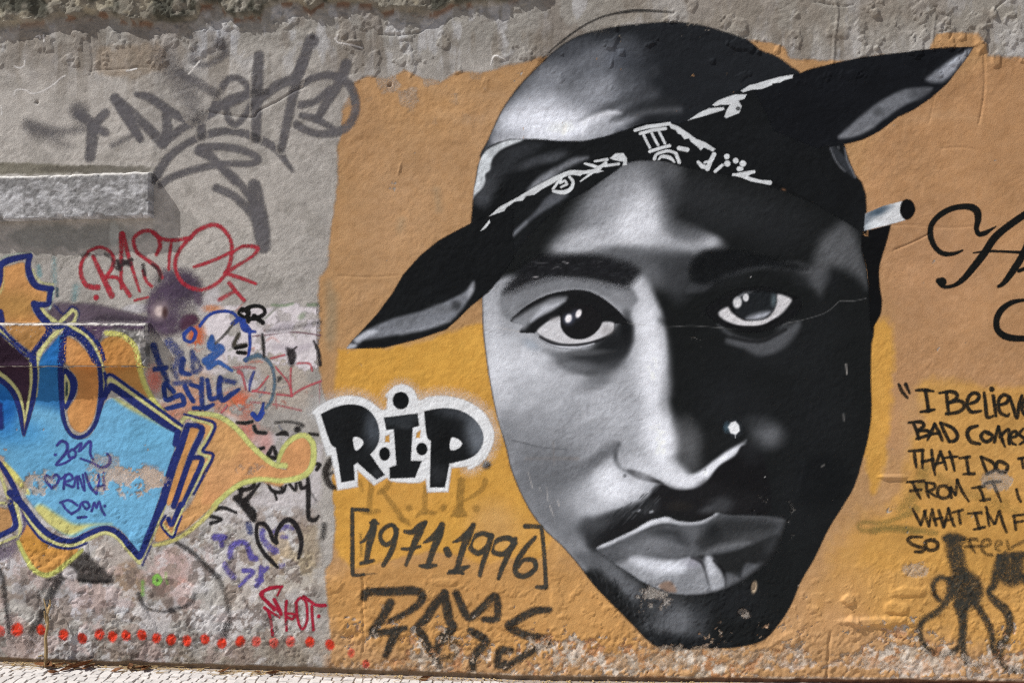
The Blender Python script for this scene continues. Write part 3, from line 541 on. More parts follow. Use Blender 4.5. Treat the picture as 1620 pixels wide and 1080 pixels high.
def paint_rip():
    W = (214, 217, 220)
    L = Layer('outline', (494, 604, 786, 782), 1.5, 'rip', 5)
    L.poly(round_off(q('J', '372,505 440,452 530,418 610,412 700,436 775,498 815,488 822,400 868,355 920,343 972,370 1002,438 1060,422 1170,412 1300,442 1400,508 1458,610 1452,700 1400,790 1320,842 1212,846 1192,992 1066,996 1054,915 1022,942 840,932 820,905 740,952 640,862 640,962 518,982 478,772 450,772')), W, 2.6, 1, False)
    for e in ('372,505 440,452 530,418 610,412 700,436 775,498', '822,400 868,355 920,343 972,370 1002,438', '1060,422 1170,412 1300,442 1400,508 1458,610 1452,700 1400,790 1320,842'): L.line(q('J', e) * np.array([1, 1]) + np.array([0, 1.5]), 6, W, 3.2)
    L.tline(q('J', '640,950 720,925 800,915'), 4, (196, 200, 206), 4, .6); L.erase(L.m_poly(q('J', '808,652 833,645 836,692 806,690'), 1.6, False), .95); L.erase(L.m_poly(q('J', '1000,632 1026,614 1020,665 994,664'), 1.6, False), .95)
    L.mottle(.04, 20, 130)
    H_ = Layer('overspray', (486, 596, 796, 792), 2.0, 'rip', 4)
    H_.line(q('J', '372,505 440,452 530,418 610,412 700,436 775,498'), 22, W, 10, .28); H_.line(q('J', '1060,422 1170,412 1300,442 1400,508 1458,610 1452,700 1400,790 1320,842'), 24, W, 11, .32); H_.line(q('J', '822,400 868,355 920,343 972,370 1002,438'), 18, W, 9, .25)
    K = (26, 28, 30)
    R = Layer('letter', (500, 630, 612, 766), 1.5, 'rip', 6, label='outlined block letter R')
    R.poly(round_off(q('J', '415,520 500,475 600,455 690,475 755,545 778,640 762,715 718,765 762,830 806,890 755,917 690,862 640,815 616,830 622,922 540,936 525,830 505,722 475,712')), K, 1.6, 1, False)
    R.tblob(q('J', '745,600')[0], 18, 32, (74, 80, 88), .8, 10); R.tblob(q('J', '600,640')[0], 20, 30, (20, 21, 22), .5); R.erase(R.m_poly(q('J', '612,665 650,662 676,690 660,722 625,738'), 1.5), 1); R.tblob(q('J', '760,880')[0], 8, 8, (58, 60, 64), .6); R.mottle(.1, 12, 131)
    I = Layer('letter', (604, 612, 668, 760), 1.5, 'rip', 6, label='outlined block letter I')
    I.poly(q('J', '800,540 1005,515 1016,590 976,602 965,802 1032,805 990,906 835,912 834,845 876,830 860,612 815,616'), K, 1.6, 1, False); I.tpoly(q('J', '800,540 1005,515 1010,560 810,590'), (50, 54, 58), 6, .7); I.tblob(q('J', '930,590')[0], 14, 6, (56, 60, 64), .6); I.mottle(.1, 12, 132)
    for c, rx, ry, box in (((903, 437), 50, 53, (616, 614, 654, 652)), ((805, 762), 33, 41, (594, 700, 624, 736)), ((1032, 732), 34, 38, (654, 692, 682, 726))):
        D = Layer('dot', box, 1.5, 'rip', 6); cc = q('J', '%d,%d' % c)[0]; an = np.linspace(0, 2 * math.pi, 14)[:-1]
        D.poly(np.column_stack([cc[0] + np.cos(an) * rx * .2593, cc[1] + np.sin(an) * ry * .2593]), (20, 22, 24), 1.5)
    P = Layer('letter', (666, 640, 772, 776), 1.5, 'rip', 6, label='outlined block letter P')
    P.poly(round_off(q('J', '1045,502 1150,480 1260,490 1360,550 1412,640 1402,720 1340,790 1200,822 1172,966 1080,966 1086,682 1060,668')), K, 1.6, 1, False); P.tblob(q('J', '1375,650')[0], 20, 40, (104, 110, 118), .9, -12); P.tblob(q('J', '1250,510')[0], 36, 12, (66, 70, 76), .7, 8); P.tblob(q('J', '1130,880')[0], 14, 16, (56, 58, 62), .5); P.tblob(q('J', '1160,690')[0], 18, 36, (18, 19, 20), .6)
    P.erase(P.m_poly(q('J', '1210,666 1250,670 1277,700 1250,732 1205,736'), 1.5), 1); P.mottle(.1, 12, 133)
    O = Layer('old_letter', (508, 700, 540, 780), 2.0, 'ghost', 2, label='older black letter half hidden by the white outline')
    strokes(O, [('J~478,800 450,850 446,900 470,950 505,968', [10, 11, 10, 10, 8], 3, .85), ('J~455,890 500,870', 5, 2.5, .7)], (40, 36, 34))
    O = Layer('old_dot', (756, 720, 786, 750), 2.0, 'ghost', 2, label='older black dot at the lower right of the white outline')
    strokes(O, [('J~1425,828', 14, 4, .92)], (40, 36, 34))
    # old faded lettering below
    G = Layer('faded_letters', (556, 758, 772, 836), 2.0, 'ghost', 1)
    c = (138, 106, 54)
    strokes(G, [('gh~320,0 315,120 300,260 290,330', 9), ('gh~230,345 320,330 400,320', [4, 9, 6]), ('gh~200,0 220,100', 7, 3, .7), ('gh~520,10 470,90 400,130', [8, 9, 6]), ('gh~430,100 520,220 600,330 660,420', [6, 8, 9, 9]), ('gh~620,400 690,430 730,470', [5, 8, 4]),
                ('gh~900,60 895,200 890,330', 8), ('gh~800,385 850,340 900,330 1000,345', [3, 8, 10, 5]), ('gh~725,290', 11, 3, 1.0), ('gh~1090,285', 11, 3, 1.1), ('gh~1445,300', 11, 3, 1.2),
                ('gh~1280,0 1270,180 1265,320', 12, 2, 1.2), ('gh~1180,370 1260,335 1335,365', [4, 16, 4], 2, 1.2), ('gh~1540,0 1510,80 1430,150 1330,200', [9, 8, 7, 4])], c, .62, 2.2)
    grainy(G, k=.35)

def paint_dates():
    c = (58, 58, 54)
    def part(name, box, items, label=None, op=.93):
        L = Layer(name, box, 1.5, 'dates', 3, label=label); strokes(L, items, c, op, 1.8); grainy(L, k=.28); L.mottle(.12, 8, 140); return L
    part('bracket', (548, 796, 596, 918), [('gh~280,312 140,308 118,340 118,700 120,960 140,1005 240,1000 ', [6.5, 6, 6.5, 7, 7, 6, 4.5]), ('gh~240,1000 370,985', [4, 2], 2.5, .5)], 'opening square bracket')
    part('digit', (564, 818, 606, 898), [('gh~350,440 330,560 290,720 270,850', [11, 12, 10, 8], 1.8), ('gh~345,470 260,620 205,660', [6, 6, 3]), ('gh~310,445 395,455', 4), ('gh~210,880 280,862 345,850', [6, 8, 5]), ('gh~205,570 215,800', 5, 3, .4)], 'first figure, a 1')
    part('digit', (592, 820, 636, 900), [('gh~590,560 560,480 500,480 430,540 420,620 470,680 540,650 590,570', [7, 7, 7, 7, 7, 8, 7, 7]), ('gh~590,520 570,650 530,760 450,900', [8, 8, 9, 7])], 'second figure, a 9')
    part('digit', (632, 818, 682, 900), [('gh~680,540 760,545 850,480 900,440', [6, 9, 12, 5]), ('gh~900,440 830,560 760,720 690,900', [6, 12, 9, 5]), ('gh~650,725 740,725 840,700', [5, 6, 5])], 'third figure, a crossed 7')
    part('digit', (660, 820, 708, 906), [('gh~1075,470 1040,590 980,740 930,890', [10, 13, 10, 9]), ('gh~1060,500 980,600 880,660', [8, 10, 3]), ('gh~840,905 920,910 1010,900', [5, 9, 5])], 'fourth figure, a 1')
    part('dot', (696, 858, 722, 886), [('gh~1125,740 1145,780', 11.5)])
    part('digit', (706, 820, 758, 914), [('gh~1410,470 1350,600 1290,750 1240,920', [8, 12, 10, 9]), ('gh~1380,520 1290,610 1195,655', [8, 9, 3]), ('gh~1140,985 1240,955 1360,910', [4, 11, 5]), ('gh~1160,960 1300,985', 5)], 'fifth figure, a 1')
    part('digit', (738, 836, 786, 914), [('gh~1560,700 1470,770 1390,730 1380,660 1430,590 1520,560 1600,600', [8, 9, 9, 8, 8, 8, 9]), ('N~1455,180 1430,270 1400,360 1385,420', [9, 9, 8, 7])], 'sixth figure, a 9')
    part('digit', (772, 842, 820, 920), [('N~1590,240 1530,290 1470,280 1460,240 1500,205 1560,195 1600,225', [9, 9, 8, 8, 8, 9, 9]), ('N~1600,200 1560,290 1520,380 1500,440', [8, 9, 8, 6])], 'seventh figure, a 9')
    part('digit', (806, 842, 852, 916), [('O~180,190 110,270 65,350 65,410 120,425 180,380 170,330 110,330 75,370', [6, 9, 9, 9, 9, 8, 8, 7, 6])], 'last figure, a 6')
    part('bracket', (824, 822, 874, 936), [('O~120,122 200,125 218,140 232,260 245,470 235,492 190,492', [8, 7, 6.5, 6.5, 7, 8, 6])], 'closing square bracket')

def paint_scrawl():
    c = (52, 50, 46)
    def part(box, items, label=None):
        L = Layer('letter', box, 1.5, 'scrawl', 3, label=label); strokes(L, items, c, .95, 3.2, 1.3); grainy(L, k=.4); L.a *= 1 - .75 * wear(L.U, L.V); L.mottle(.15, 9, 150); return L
    part((572, 918, 680, 1046), [('N~680,560 700,525 850,520 980,515 1030,540 1020,590 940,650 840,700', [9, 10, 11, 11, 11, 10, 8, 7]), ('N~840,590 790,680 730,770 800,770 930,745', [11, 11, 10, 9, 7]), ('N~880,760 850,820 810,910', [11, 11, 8])])
    part((648, 924, 734, 1056), [('N~1170,530 1110,600 1060,680 1010,740 1040,800 1080,880 1100,910', [9, 11, 11, 11, 11, 10, 8]), ('N~1170,530 1185,620 1200,700 1220,740 1170,790 1130,860 1110,930 1140,980', [9, 12, 11, 11, 12, 11, 10, 7]), ('N~1210,820 1250,870 1220,920 1010,930', [12, 11, 9, 5], 5, .7)])
    part((708, 924, 804, 1066), [('N~1240,530 1270,600 1320,680 1400,620 1480,550 1490,680 1410,690', [9, 10, 10, 10, 10, 9, 7]), ('N~1330,760 1380,790 1420,830 1360,900 1340,960 1350,1010', [9, 11, 11, 11, 9, 7])])
    part((780, 952, 884, 1062), [('O~265,630 170,640 60,700 20,730 110,780 260,815 180,870 80,930 0,985', [8, 10, 10, 10, 10, 9, 9, 9, 8]), ('N~1510,880 1570,880', 10), ('N~1500,900 1495,970 1540,960', 9)])

def paint_quote():
    c = (30, 30, 28)
    def row(name, box, items, label, op=.94, soft=1.5):
        L = Layer(name, box, 1.5, 'quote', 3, label=label); strokes(L, items, c, op, soft, 1.22); grainy(L, k=.2, seed=160); L.mottle(.1, 8, 161); worn(L, .7); return L
    row('text_line', (1416, 604, 1660, 668), [('qt~262,152 280,190 305,220', [4, 5, 3]), ('qt~296,152 316,196', [5, 3]), ('qt~348,182 390,180 435,186', [3, 5, 3]), ('qt~395,185 403,235 410,285', 5), ('qt~370,290 410,284 440,278', [3, 5, 3]),
        ('qt~500,192 505,245 510,300', [4.5, 5, 4]), ('qt~465,196 520,188 552,200 548,225 510,245', [3, 5, 5, 5, 4]), ('qt~510,245 570,235 590,262 560,290 498,300', [4, 5, 5, 5, 4]),
        ('qt~612,250 650,236 664,208 640,194 612,215 604,255 625,290 672,285', [4, 5, 5, 5, 5, 5, 5, 3.5]), ('qt~690,195 696,255 704,315 735,310', [4, 5, 5, 3]), ('qt~735,210 742,260 748,310', [5, 5, 4]), ('qt~728,176', 7),
        ('qt~755,255 800,245 812,215 785,205 762,235 768,290 805,310 815,300', [4, 5, 5, 5, 5, 5, 4, 3]), ('qt~818,215 838,270 855,318 868,250 880,208', [4, 5, 5, 5, 4]), ('qt~885,265 925,255 920,220 895,225 880,270 900,310 930,300', [4, 5, 5, 5, 5, 4, 3])], 'first handwritten line beginning I believe')
    row('text_line', (1432, 664, 1660, 712), [('qt~335,350 350,385 362,425', [4, 5, 4]), ('qt~310,344 370,340 385,360 355,385', [3, 5, 5, 4]), ('qt~355,385 405,385 410,405 350,424', [4, 5, 5, 3.5]), ('qt~405,430 425,390 440,350', [3, 5, 4]), ('qt~440,350 462,392 478,432', [4, 5, 4]), ('qt~418,402 462,396', 4),
        ('qt~470,345 490,392 515,438', [4, 5, 4]), ('qt~470,345 530,370 556,410 540,435 512,438', [4, 5, 5, 5, 4]), ('qt~655,360 618,372 605,400 625,440 668,450', [4, 5.5, 5.5, 5.5, 4]), ('qt~715,400 692,390 674,412 690,436 715,436 732,412 712,394', 5),
        ('qt~742,440 752,400 762,365', 4.5), ('qt~762,365 778,420 796,465', [4, 5, 3]), ('qt~770,415 812,378 815,430 818,450', 4.5), ('qt~828,420 852,410 850,388 826,400 826,440 850,455', [4, 4.5, 4.5, 4.5, 4.5, 3]), ('qt~888,375 868,400 882,415 900,430 870,452', [3.5, 4.5, 4.5, 4.5, 3.5])], 'second handwritten line beginning bad comes')
    row('text_line', (1432, 706, 1660, 756), [('qt~312,486 380,482', [3, 5]), ('qt~338,488 342,530 348,568', [4, 5, 3]), ('qt~380,490 378,540 380,572', [4, 4.5, 3]), ('qt~425,482 432,550 442,605', [4, 5, 3]), ('qt~378,540 432,528', 4), ('qt~440,570 455,530 470,490', [3, 4.5, 4]), ('qt~470,490 490,545 500,580', [4, 4.5, 3]), ('qt~450,550 490,540', 3.5), ('qt~515,490 530,540 540,585', [4, 4.5, 3]), ('qt~490,520 530,515 555,514', [3, 4, 3]),
        ('qt~565,522 615,515', [3, 4.5]), ('qt~600,520 606,560 612,600', 4.5), ('qt~585,602 640,600', [3, 4.5]), ('qt~675,516 690,560 706,600', [4, 4.5, 4]), ('qt~675,516 735,545 745,580 706,602', [4, 5, 5, 4]), ('qt~790,545 762,540 752,570 770,592 800,590 808,560 785,544', 5), ('qt~865,525 910,518', 4), ('qt~880,525 888,570', 4)], 'third handwritten line beginning that I do', .9)
    row('text_line', (1430, 754, 1660, 802), [('qt~302,642 385,636', [3, 5]), ('qt~330,645 350,690 370,725', [4, 5, 3]), ('qt~318,686 372,680', 4), ('qt~398,645 402,690 412,718', [4, 4.5, 3]), ('qt~395,645 435,650 440,672 405,690', [3, 4.5, 4.5, 3.5]), ('qt~410,690 450,716', [4, 3]), ('qt~500,660 465,665 455,700 475,722 510,715 518,685 496,662', 4.5), ('qt~525,720 522,670', 4), ('qt~522,668 545,705', 4), ('qt~545,705 555,632', 4), ('qt~553,632 580,690 612,738', [4, 4.5, 3]),
        ('qt~628,672 690,664', [3, 4.5]), ('qt~665,668 680,700 690,735', 4.5), ('qt~670,735 718,728', [3, 4.5]), ('qt~690,650 735,642 778,640', [3, 5, 3]), ('qt~735,642 755,690 775,740', [4, 4.5, 3]), ('qt~855,680 865,720 875,740', 4)], 'fourth handwritten line beginning from it', .86)
    row('text_line', (1436, 798, 1660, 848), [('qt~330,775 350,815 370,855', [3, 4.5, 3.5]), ('qt~370,855 385,815 395,785', 4), ('qt~388,790 400,830 412,862', 4), ('qt~412,862 422,800', 3.5), ('qt~428,780 438,825 448,858', 4), ('qt~462,785 475,830 485,868', 4.5), ('qt~436,830 478,820', 3.5), ('qt~490,860 500,815 510,775', 4), ('qt~510,775 525,830 540,862', 4), ('qt~492,835 530,826', 3.5), ('qt~528,795 580,782', [3, 4]), ('qt~560,788 570,850', 4),
        ('qt~608,800 675,795', [3, 4.5]), ('qt~645,800 655,835 665,875', 4.5), ('qt~638,880 690,868', [3, 4.5]), ('qt~700,768 706,782', 4), ('qt~715,860 705,795', 3.5), ('qt~705,795 740,850', 4), ('qt~745,850 765,790', 4), ('qt~768,788 785,850 804,895', [4, 4.5, 3]), ('qt~840,815 850,880', 4), ('qt~835,812 890,805', 3.5), ('qt~845,845 885,838', 3.5)], 'fifth handwritten line beginning what I\'m', .84, 1.6)
    row('text_line', (1432, 842, 1660, 886), [('oc~265,40 190,40 165,60 190,90 240,110 280,120 260,145 215,145', [3, 4.5, 5, 5, 5, 5, 5, 4]), ('oc~350,60 295,70 290,110 320,135 370,120 370,80 330,60', 5), ('oc~560,60 640,55 660,65', [3, 5, 3], 2, .75), ('oc~600,60 610,100 640,150', [4, 5, 3], 2, .75), ('oc~570,110 680,105', 4, 2, .7), ('oc~700,110 750,90 740,60 700,70 690,120 720,160 765,170', 4.5, 2, .65), ('oc~790,110 830,90 820,70 795,80 790,120 820,140', 4, 2, .55), ('oc~870,70 885,130', 4, 2, .5)], 'last handwritten line beginning so I feel', .84, 1.6)

def paint_script():
    c = (20, 22, 22)
    L = Layer('letter', (1464, 318, 1720, 462), 1.5, 'script', 3, label='black calligraphic letter A with a curled flourish')
    strokes(L, [('H~1245,525 1190,545 1130,545 1085,515 1055,460 1048,400 1070,345 1120,300 1180,270 1240,258 1300,262 1335,290 1340,340 1330,390 1345,425 1380,420 1415,400 1448,380', [3, 6, 8, 8, 9, 9, 8.5, 9, 9, 9, 11, 12, 10, 8, 8, 8, 5, 2]),
                ('H~1100,710 1130,745 1190,740 1250,700 1310,630 1380,540 1440,450 1520,380 1620,310 1700,260', [9, 6, 6, 9, 11, 12, 12, 11, 11, 10]), ('H~1122,716', 14), ('H~1312,540 1400,530 1500,532 1640,538', [2, 4, 4, 5]), ('H~1465,745 1500,720 1560,640 1610,560 1660,440 1700,300', [5, 8, 11, 11, 10, 8]), ('H~1590,650 1640,630', 6)], c, .97, 1.3)
    L.mottle(.15, 8, 170)
    L = Layer('letter', (1570, 466, 1720, 548), 1.5, 'script', 3, label='lower black flourish cut by the right edge')
    strokes(L, [('H~1720,830 1620,828 1540,845 1480,890 1452,950 1460,1010 1510,1050 1590,1062 1700,1060', [4, 5, 8, 10, 10, 10, 11, 10, 8])], c, .97, 1.3); L.mottle(.15, 8, 171)
    Z = Layer('faded_tag', (1350, 700, 1660, 862), 2.0, 'fadedtag', 1)
    strokes(Z, [('P~960,20 860,70 760,100 650,100 610,115 640,150 780,140 900,140 1080,165', [14, 8, 6, 6, 6, 7, 8, 9, 8]), ('L~1010,860 990,950 920,1050 860,1100', [20, 22, 16, 10], 8, .8), ('L~1100,900 1180,960 1300,1010 1500,1060', 14, 7, .5), ('P~700,150 800,130 960,160', 12, 5, .7), ('P~1200,70 1340,30 1500,20 1620,60', 14, 8, .4)], (118, 104, 58), .6, 4)
    grainy(Z, k=.3)
    X = Layer('black_tag', (1444, 850, 1720, 1064), 1.5, 'blobtag', 3)
    strokes(X, [('oc~430,50 520,45 560,60', 10, 4), ('oc~480,60 500,150 520,240 540,320', [22, 26, 24, 26], 6), ('oc~450,340 390,330 345,370 350,440 390,490', [7, 8, 8, 8, 7]), ('oc~470,350 460,460 380,570 280,630 248,700 270,790 330,860 420,890 500,850 545,780 555,650 520,520', [14, 12, 10, 10, 9, 9, 10, 10, 9, 9, 10, 14]), ('oc~520,360 600,350 640,440 560,500 540,420', [22, 26, 26, 26, 26], 6), ('oc~560,500 560,620 555,740 560,860 590,940', [16, 12, 10, 10, 8], 4), ('oc~600,420 650,520 720,630 760,720 770,830 790,880', [14, 11, 10, 10, 9, 9]),
                ('oc~770,400 740,430 790,500 860,560 890,640 870,740 820,850', [9, 9, 12, 14, 12, 11, 10], 3.5), ('oc~820,180 900,170 1020,165', 10, 4), ('oc~820,190 800,300 780,380', [10, 16, 10], 5), ('oc~850,220 870,320 930,330 940,220', 22, 6), ('oc~990,330 1030,380', 12), ('oc~820,800 820,920 880,980 980,1000', [12, 10, 9, 8], 5), ('oc~620,960 690,950', 6, 4, .6), ('oc~990,70 900,120 860,150', 5, 2, .6)], (52, 51, 46), .88, 3.8, 1.08)
    grainy(X, k=.4, seed=172); X.a *= 1 - .6 * wear(X.U, X.V); X.mottle(.15, 9, 173)

def paint_greytag():
    c = (92, 90, 93)
    def part(name, box, items, label=None, op=.82):
        L = Layer(name, box, 2.0, 'grey', 2, label=label); strokes(L, items, c, op, 3.2, 1.12); grainy(L, k=.25, seed=180); L.mottle(.08, 14, 181); return L
    part('star', (26, 148, 184, 258), [('A~480,680', 26, 9, .8), ('A~480,700 560,770 548,960', [12, 16, 15]), ('A~640,690 560,780', 13), ('A~560,770 640,808', 12), ('A~170,760 300,800 420,800 500,785', [14, 14, 8, 10], 10, .75), ('A~210,810 320,845 420,890', [20, 16, 9], 10, .4)], 'small star with a smeared tail')
    part('letter', (166, 138, 320, 240), [('A~700,600 760,690 810,770 855,850', [14, 16, 14, 10], 3, 1.1), ('A~735,625 860,740 980,860', [12, 13, 15]), ('A~990,880 1020,800 1010,700', [13, 15, 11]), ('A~830,575 920,600 1050,690 1180,740', [7, 13, 13, 13]), ('A~680,890 760,850 820,820', 8, 4, .6), ('A~1000,880 1100,790 1200,740', [9, 11, 9])])
    part('letter', (236, 70, 330, 190), [('A~980,350 1050,430 1130,530 1190,690', [26, 30, 30, 18], 14, .55), ('A~1090,440 1180,490 1310,570', [10, 12, 14], 5, .8)], op=.75)
    part('letter', (286, 70, 346, 112), [('A~1190,290 1180,370 1260,395 1370,330 1340,260', [8, 9, 7, 10, 14], 6, .8)])
    part('letter', (296, 118, 414, 224), [('A~1215,700 1225,760 1230,830', 12), ('A~1200,740 1300,680 1400,610 1520,575 1620,560', [12, 13, 12, 12, 12]), ('A~1290,690 1340,560 1390,490 1450,478 1510,530 1490,590 1400,640', [9, 10, 10, 9, 9, 9, 8]), ('A~1380,640 1395,730 1440,760 1490,710 1530,640', 9)])
    part('letter', (384, 66, 506, 250), [('A~1580,340 1568,560 1562,850', [14, 16, 12]), ('B~10,640 140,530 270,460 335,290 360,250', [9, 14, 14, 15, 20]), ('B~300,380 270,490 230,650 175,910', [15, 14, 13, 11])])
    part('letter', (460, 92, 570, 220), [('B~570,390 530,500 460,610 390,730', [15, 14, 13, 10], 3.2), ('B~300,520 360,480 460,460 560,490 615,570 625,680 570,780 470,815 360,810 265,760', [9, 10, 11, 12, 12, 12, 12, 11, 10, 11]), ('B~290,640 380,620 470,540', [11, 10, 9]), ('B~300,705 390,730 500,790', [9, 10, 7])])
    part('underline_arc', (236, 200, 470, 290), [('A~950,1090 985,1020 1050,940 1150,870 1260,822 1400,800 1540,825', [15, 13, 11, 10, 11, 11, 11]), ('B~-15,830 80,870 150,920 240,1040', [11, 11, 10, 6])], 'arched stroke under the grey letters')
    part('swirl', (256, 228, 430, 398), [('A~1230,900 1350,895 1490,920 1575,970 1530,1000 1380,1000 1200,1030 1050,1080 980,1130', [11, 11, 10, 10, 9, 9, 10, 10, 9]), ('A~1220,920 1290,960 1370,1050 1430,1110', [16, 13, 9, 9]), ('E~1390,40 1450,100 1530,210 1590,310', [9, 10, 11, 14]), ('E~1320,145 1420,190 1510,270 1570,350 1600,430', [12, 11, 12, 14, 16]), ('F~10,130 30,260 50,380 65,500', [18, 22, 24, 20], 3.5)], 'looping grey swirl below the arch')

def paint_red():
    c = (160, 46, 58)
    L = Layer('red_lettering', (116, 348, 414, 482), 1.5, 'rasto', 3)
    strokes(L, [('E~530,545 495,600 495,680 530,740 595,750', [5, 6, 7, 8, 9]), ('E~585,812', 9), ('E~565,560 620,680 680,800', [6, 8, 10]), ('E~535,530 600,505 660,525 690,575 680,630 640,690', [5, 5, 5, 6, 6, 6]), ('E~640,690 710,690 750,740 790,800', [6, 6, 7, 7]), ('E~740,425 735,590 738,755', [9, 6, 5]), ('E~745,425 790,590 850,775', [8, 6, 4]),
                ('E~952,550 975,490 945,420 880,405 815,450 830,530 900,585 960,630 985,690', [6, 7, 6, 6, 6, 6, 6, 6, 6]), ('E~870,650 890,710 925,745', 5), ('E~930,420 990,455 1060,462 1160,448', [5, 6, 6, 6], 2), ('E~1045,465 1032,560 1028,640', 5), ('E~1150,460 1200,405 1310,368 1390,430 1415,520 1390,640 1330,720 1230,765 1130,735 1075,660 1070,580 1110,500 1200,410', [5, 6, 7, 6, 6, 6, 6, 6, 6, 6, 6, 6, 5], 2.2),
                ('E~1185,625 1290,590 1400,540', 5.5), ('E~1410,545 1480,500 1570,510 1540,560 1460,610 1380,660', [5, 5, 7, 5, 5, 7], 2.2), ('E~1375,665 1460,690 1560,728', [7, 6, 5]), ('E~1400,725 1440,775 1490,830', [7, 6, 6]), ('E~1340,825 1430,775', [7, 5], 2.5, .8), ('E~820,830 900,810', 4)], c, .88, 1.9)
    B = (44, 38, 40)
    strokes(L, [('E~500,560 530,545 580,555', 3, 3, .6, B), ('E~640,545 690,590 690,620', 4, 3, .6, B), ('E~712,632 760,600 800,580', 6, 2, .85, B), ('E~715,590 730,640', 6, 2, .8, B), ('E~745,590 790,610', 7, 3, .8, B), ('E~870,615 880,670', 6, 3, .8, B), ('E~930,610 975,660 970,710', 5, 3, .8, B)], c)
    grainy(L, k=.35, seed=190); L.mottle(.1, 9, 191)
    K = Layer('red_lettering', (404, 922, 518, 1012), 1.5, 'skot', 3)
    strokes(K, [('M~1720,492 1640,500 1600,545 1650,600 1700,640', 4.5), ('N~175,492 130,498 60,520 48,545 90,590 130,635', 4.5), ('N~170,500 150,545', 3), ('N~70,620 100,660 120,790', 4.5), ('N~70,620 160,680', 4), ('N~130,570 160,630 170,660', 6), ('N~205,580 200,640 205,760', 4.5), ('N~200,655 250,660 240,690 200,670', 4), ('N~265,590 270,680 300,750 330,700 325,590 290,560 262,590', 4.5), ('N~310,550 380,600 440,605', [5, 5, 6]), ('N~360,610 362,680 370,755', 4.5), ('N~402,672', 6)], (150, 32, 52), .93, 1.5)
    K.mottle(.1, 8, 192); worn(K, .4)

def paint_dots():
    pts = 'M~5,760 M~108,750 M~255,752 M~388,785 M~502,805 M~608,782 M~688,795 M~772,788 M~868,782 M~955,805 M~1042,815 M~1140,822 M~1250,812 M~1352,838 M~1465,825 M~1562,828 N~125,835 N~228,825 N~348,828 N~470,845 N~600,895 N~688,965'
    rng = np.random.default_rng(5)
    for i, p in enumerate(pts.split()):
        tl, pp = p.split('~'); c = q(tl, pp)[0]
        if c[0] < 2: c[0] = 2
        r = 8.2 if i not in (1,) else 10.5
        if i >= 20: r = 6.5
        faint = i in (0, 15, 16, 17, 20, 21)
        L = Layer('red_dot', (c[0] - 14, c[1] - 15, c[0] + 14, c[1] + 15), 1.5, 'dots%d' % i, 3)
        L.blob(c, r * .78, r * .92, (206, 78, 66) if faint else (196, 58, 38), .72 if faint else .97, rng.uniform(-20, 20), .5)
        L.tblob((c[0] + 2, c[1] + 2), r * .5, r * .4, (168, 50, 34), .5, 30); L.mottle(.14, 5, 200 + i); grainy(L, k=.5, seed=201 + i)
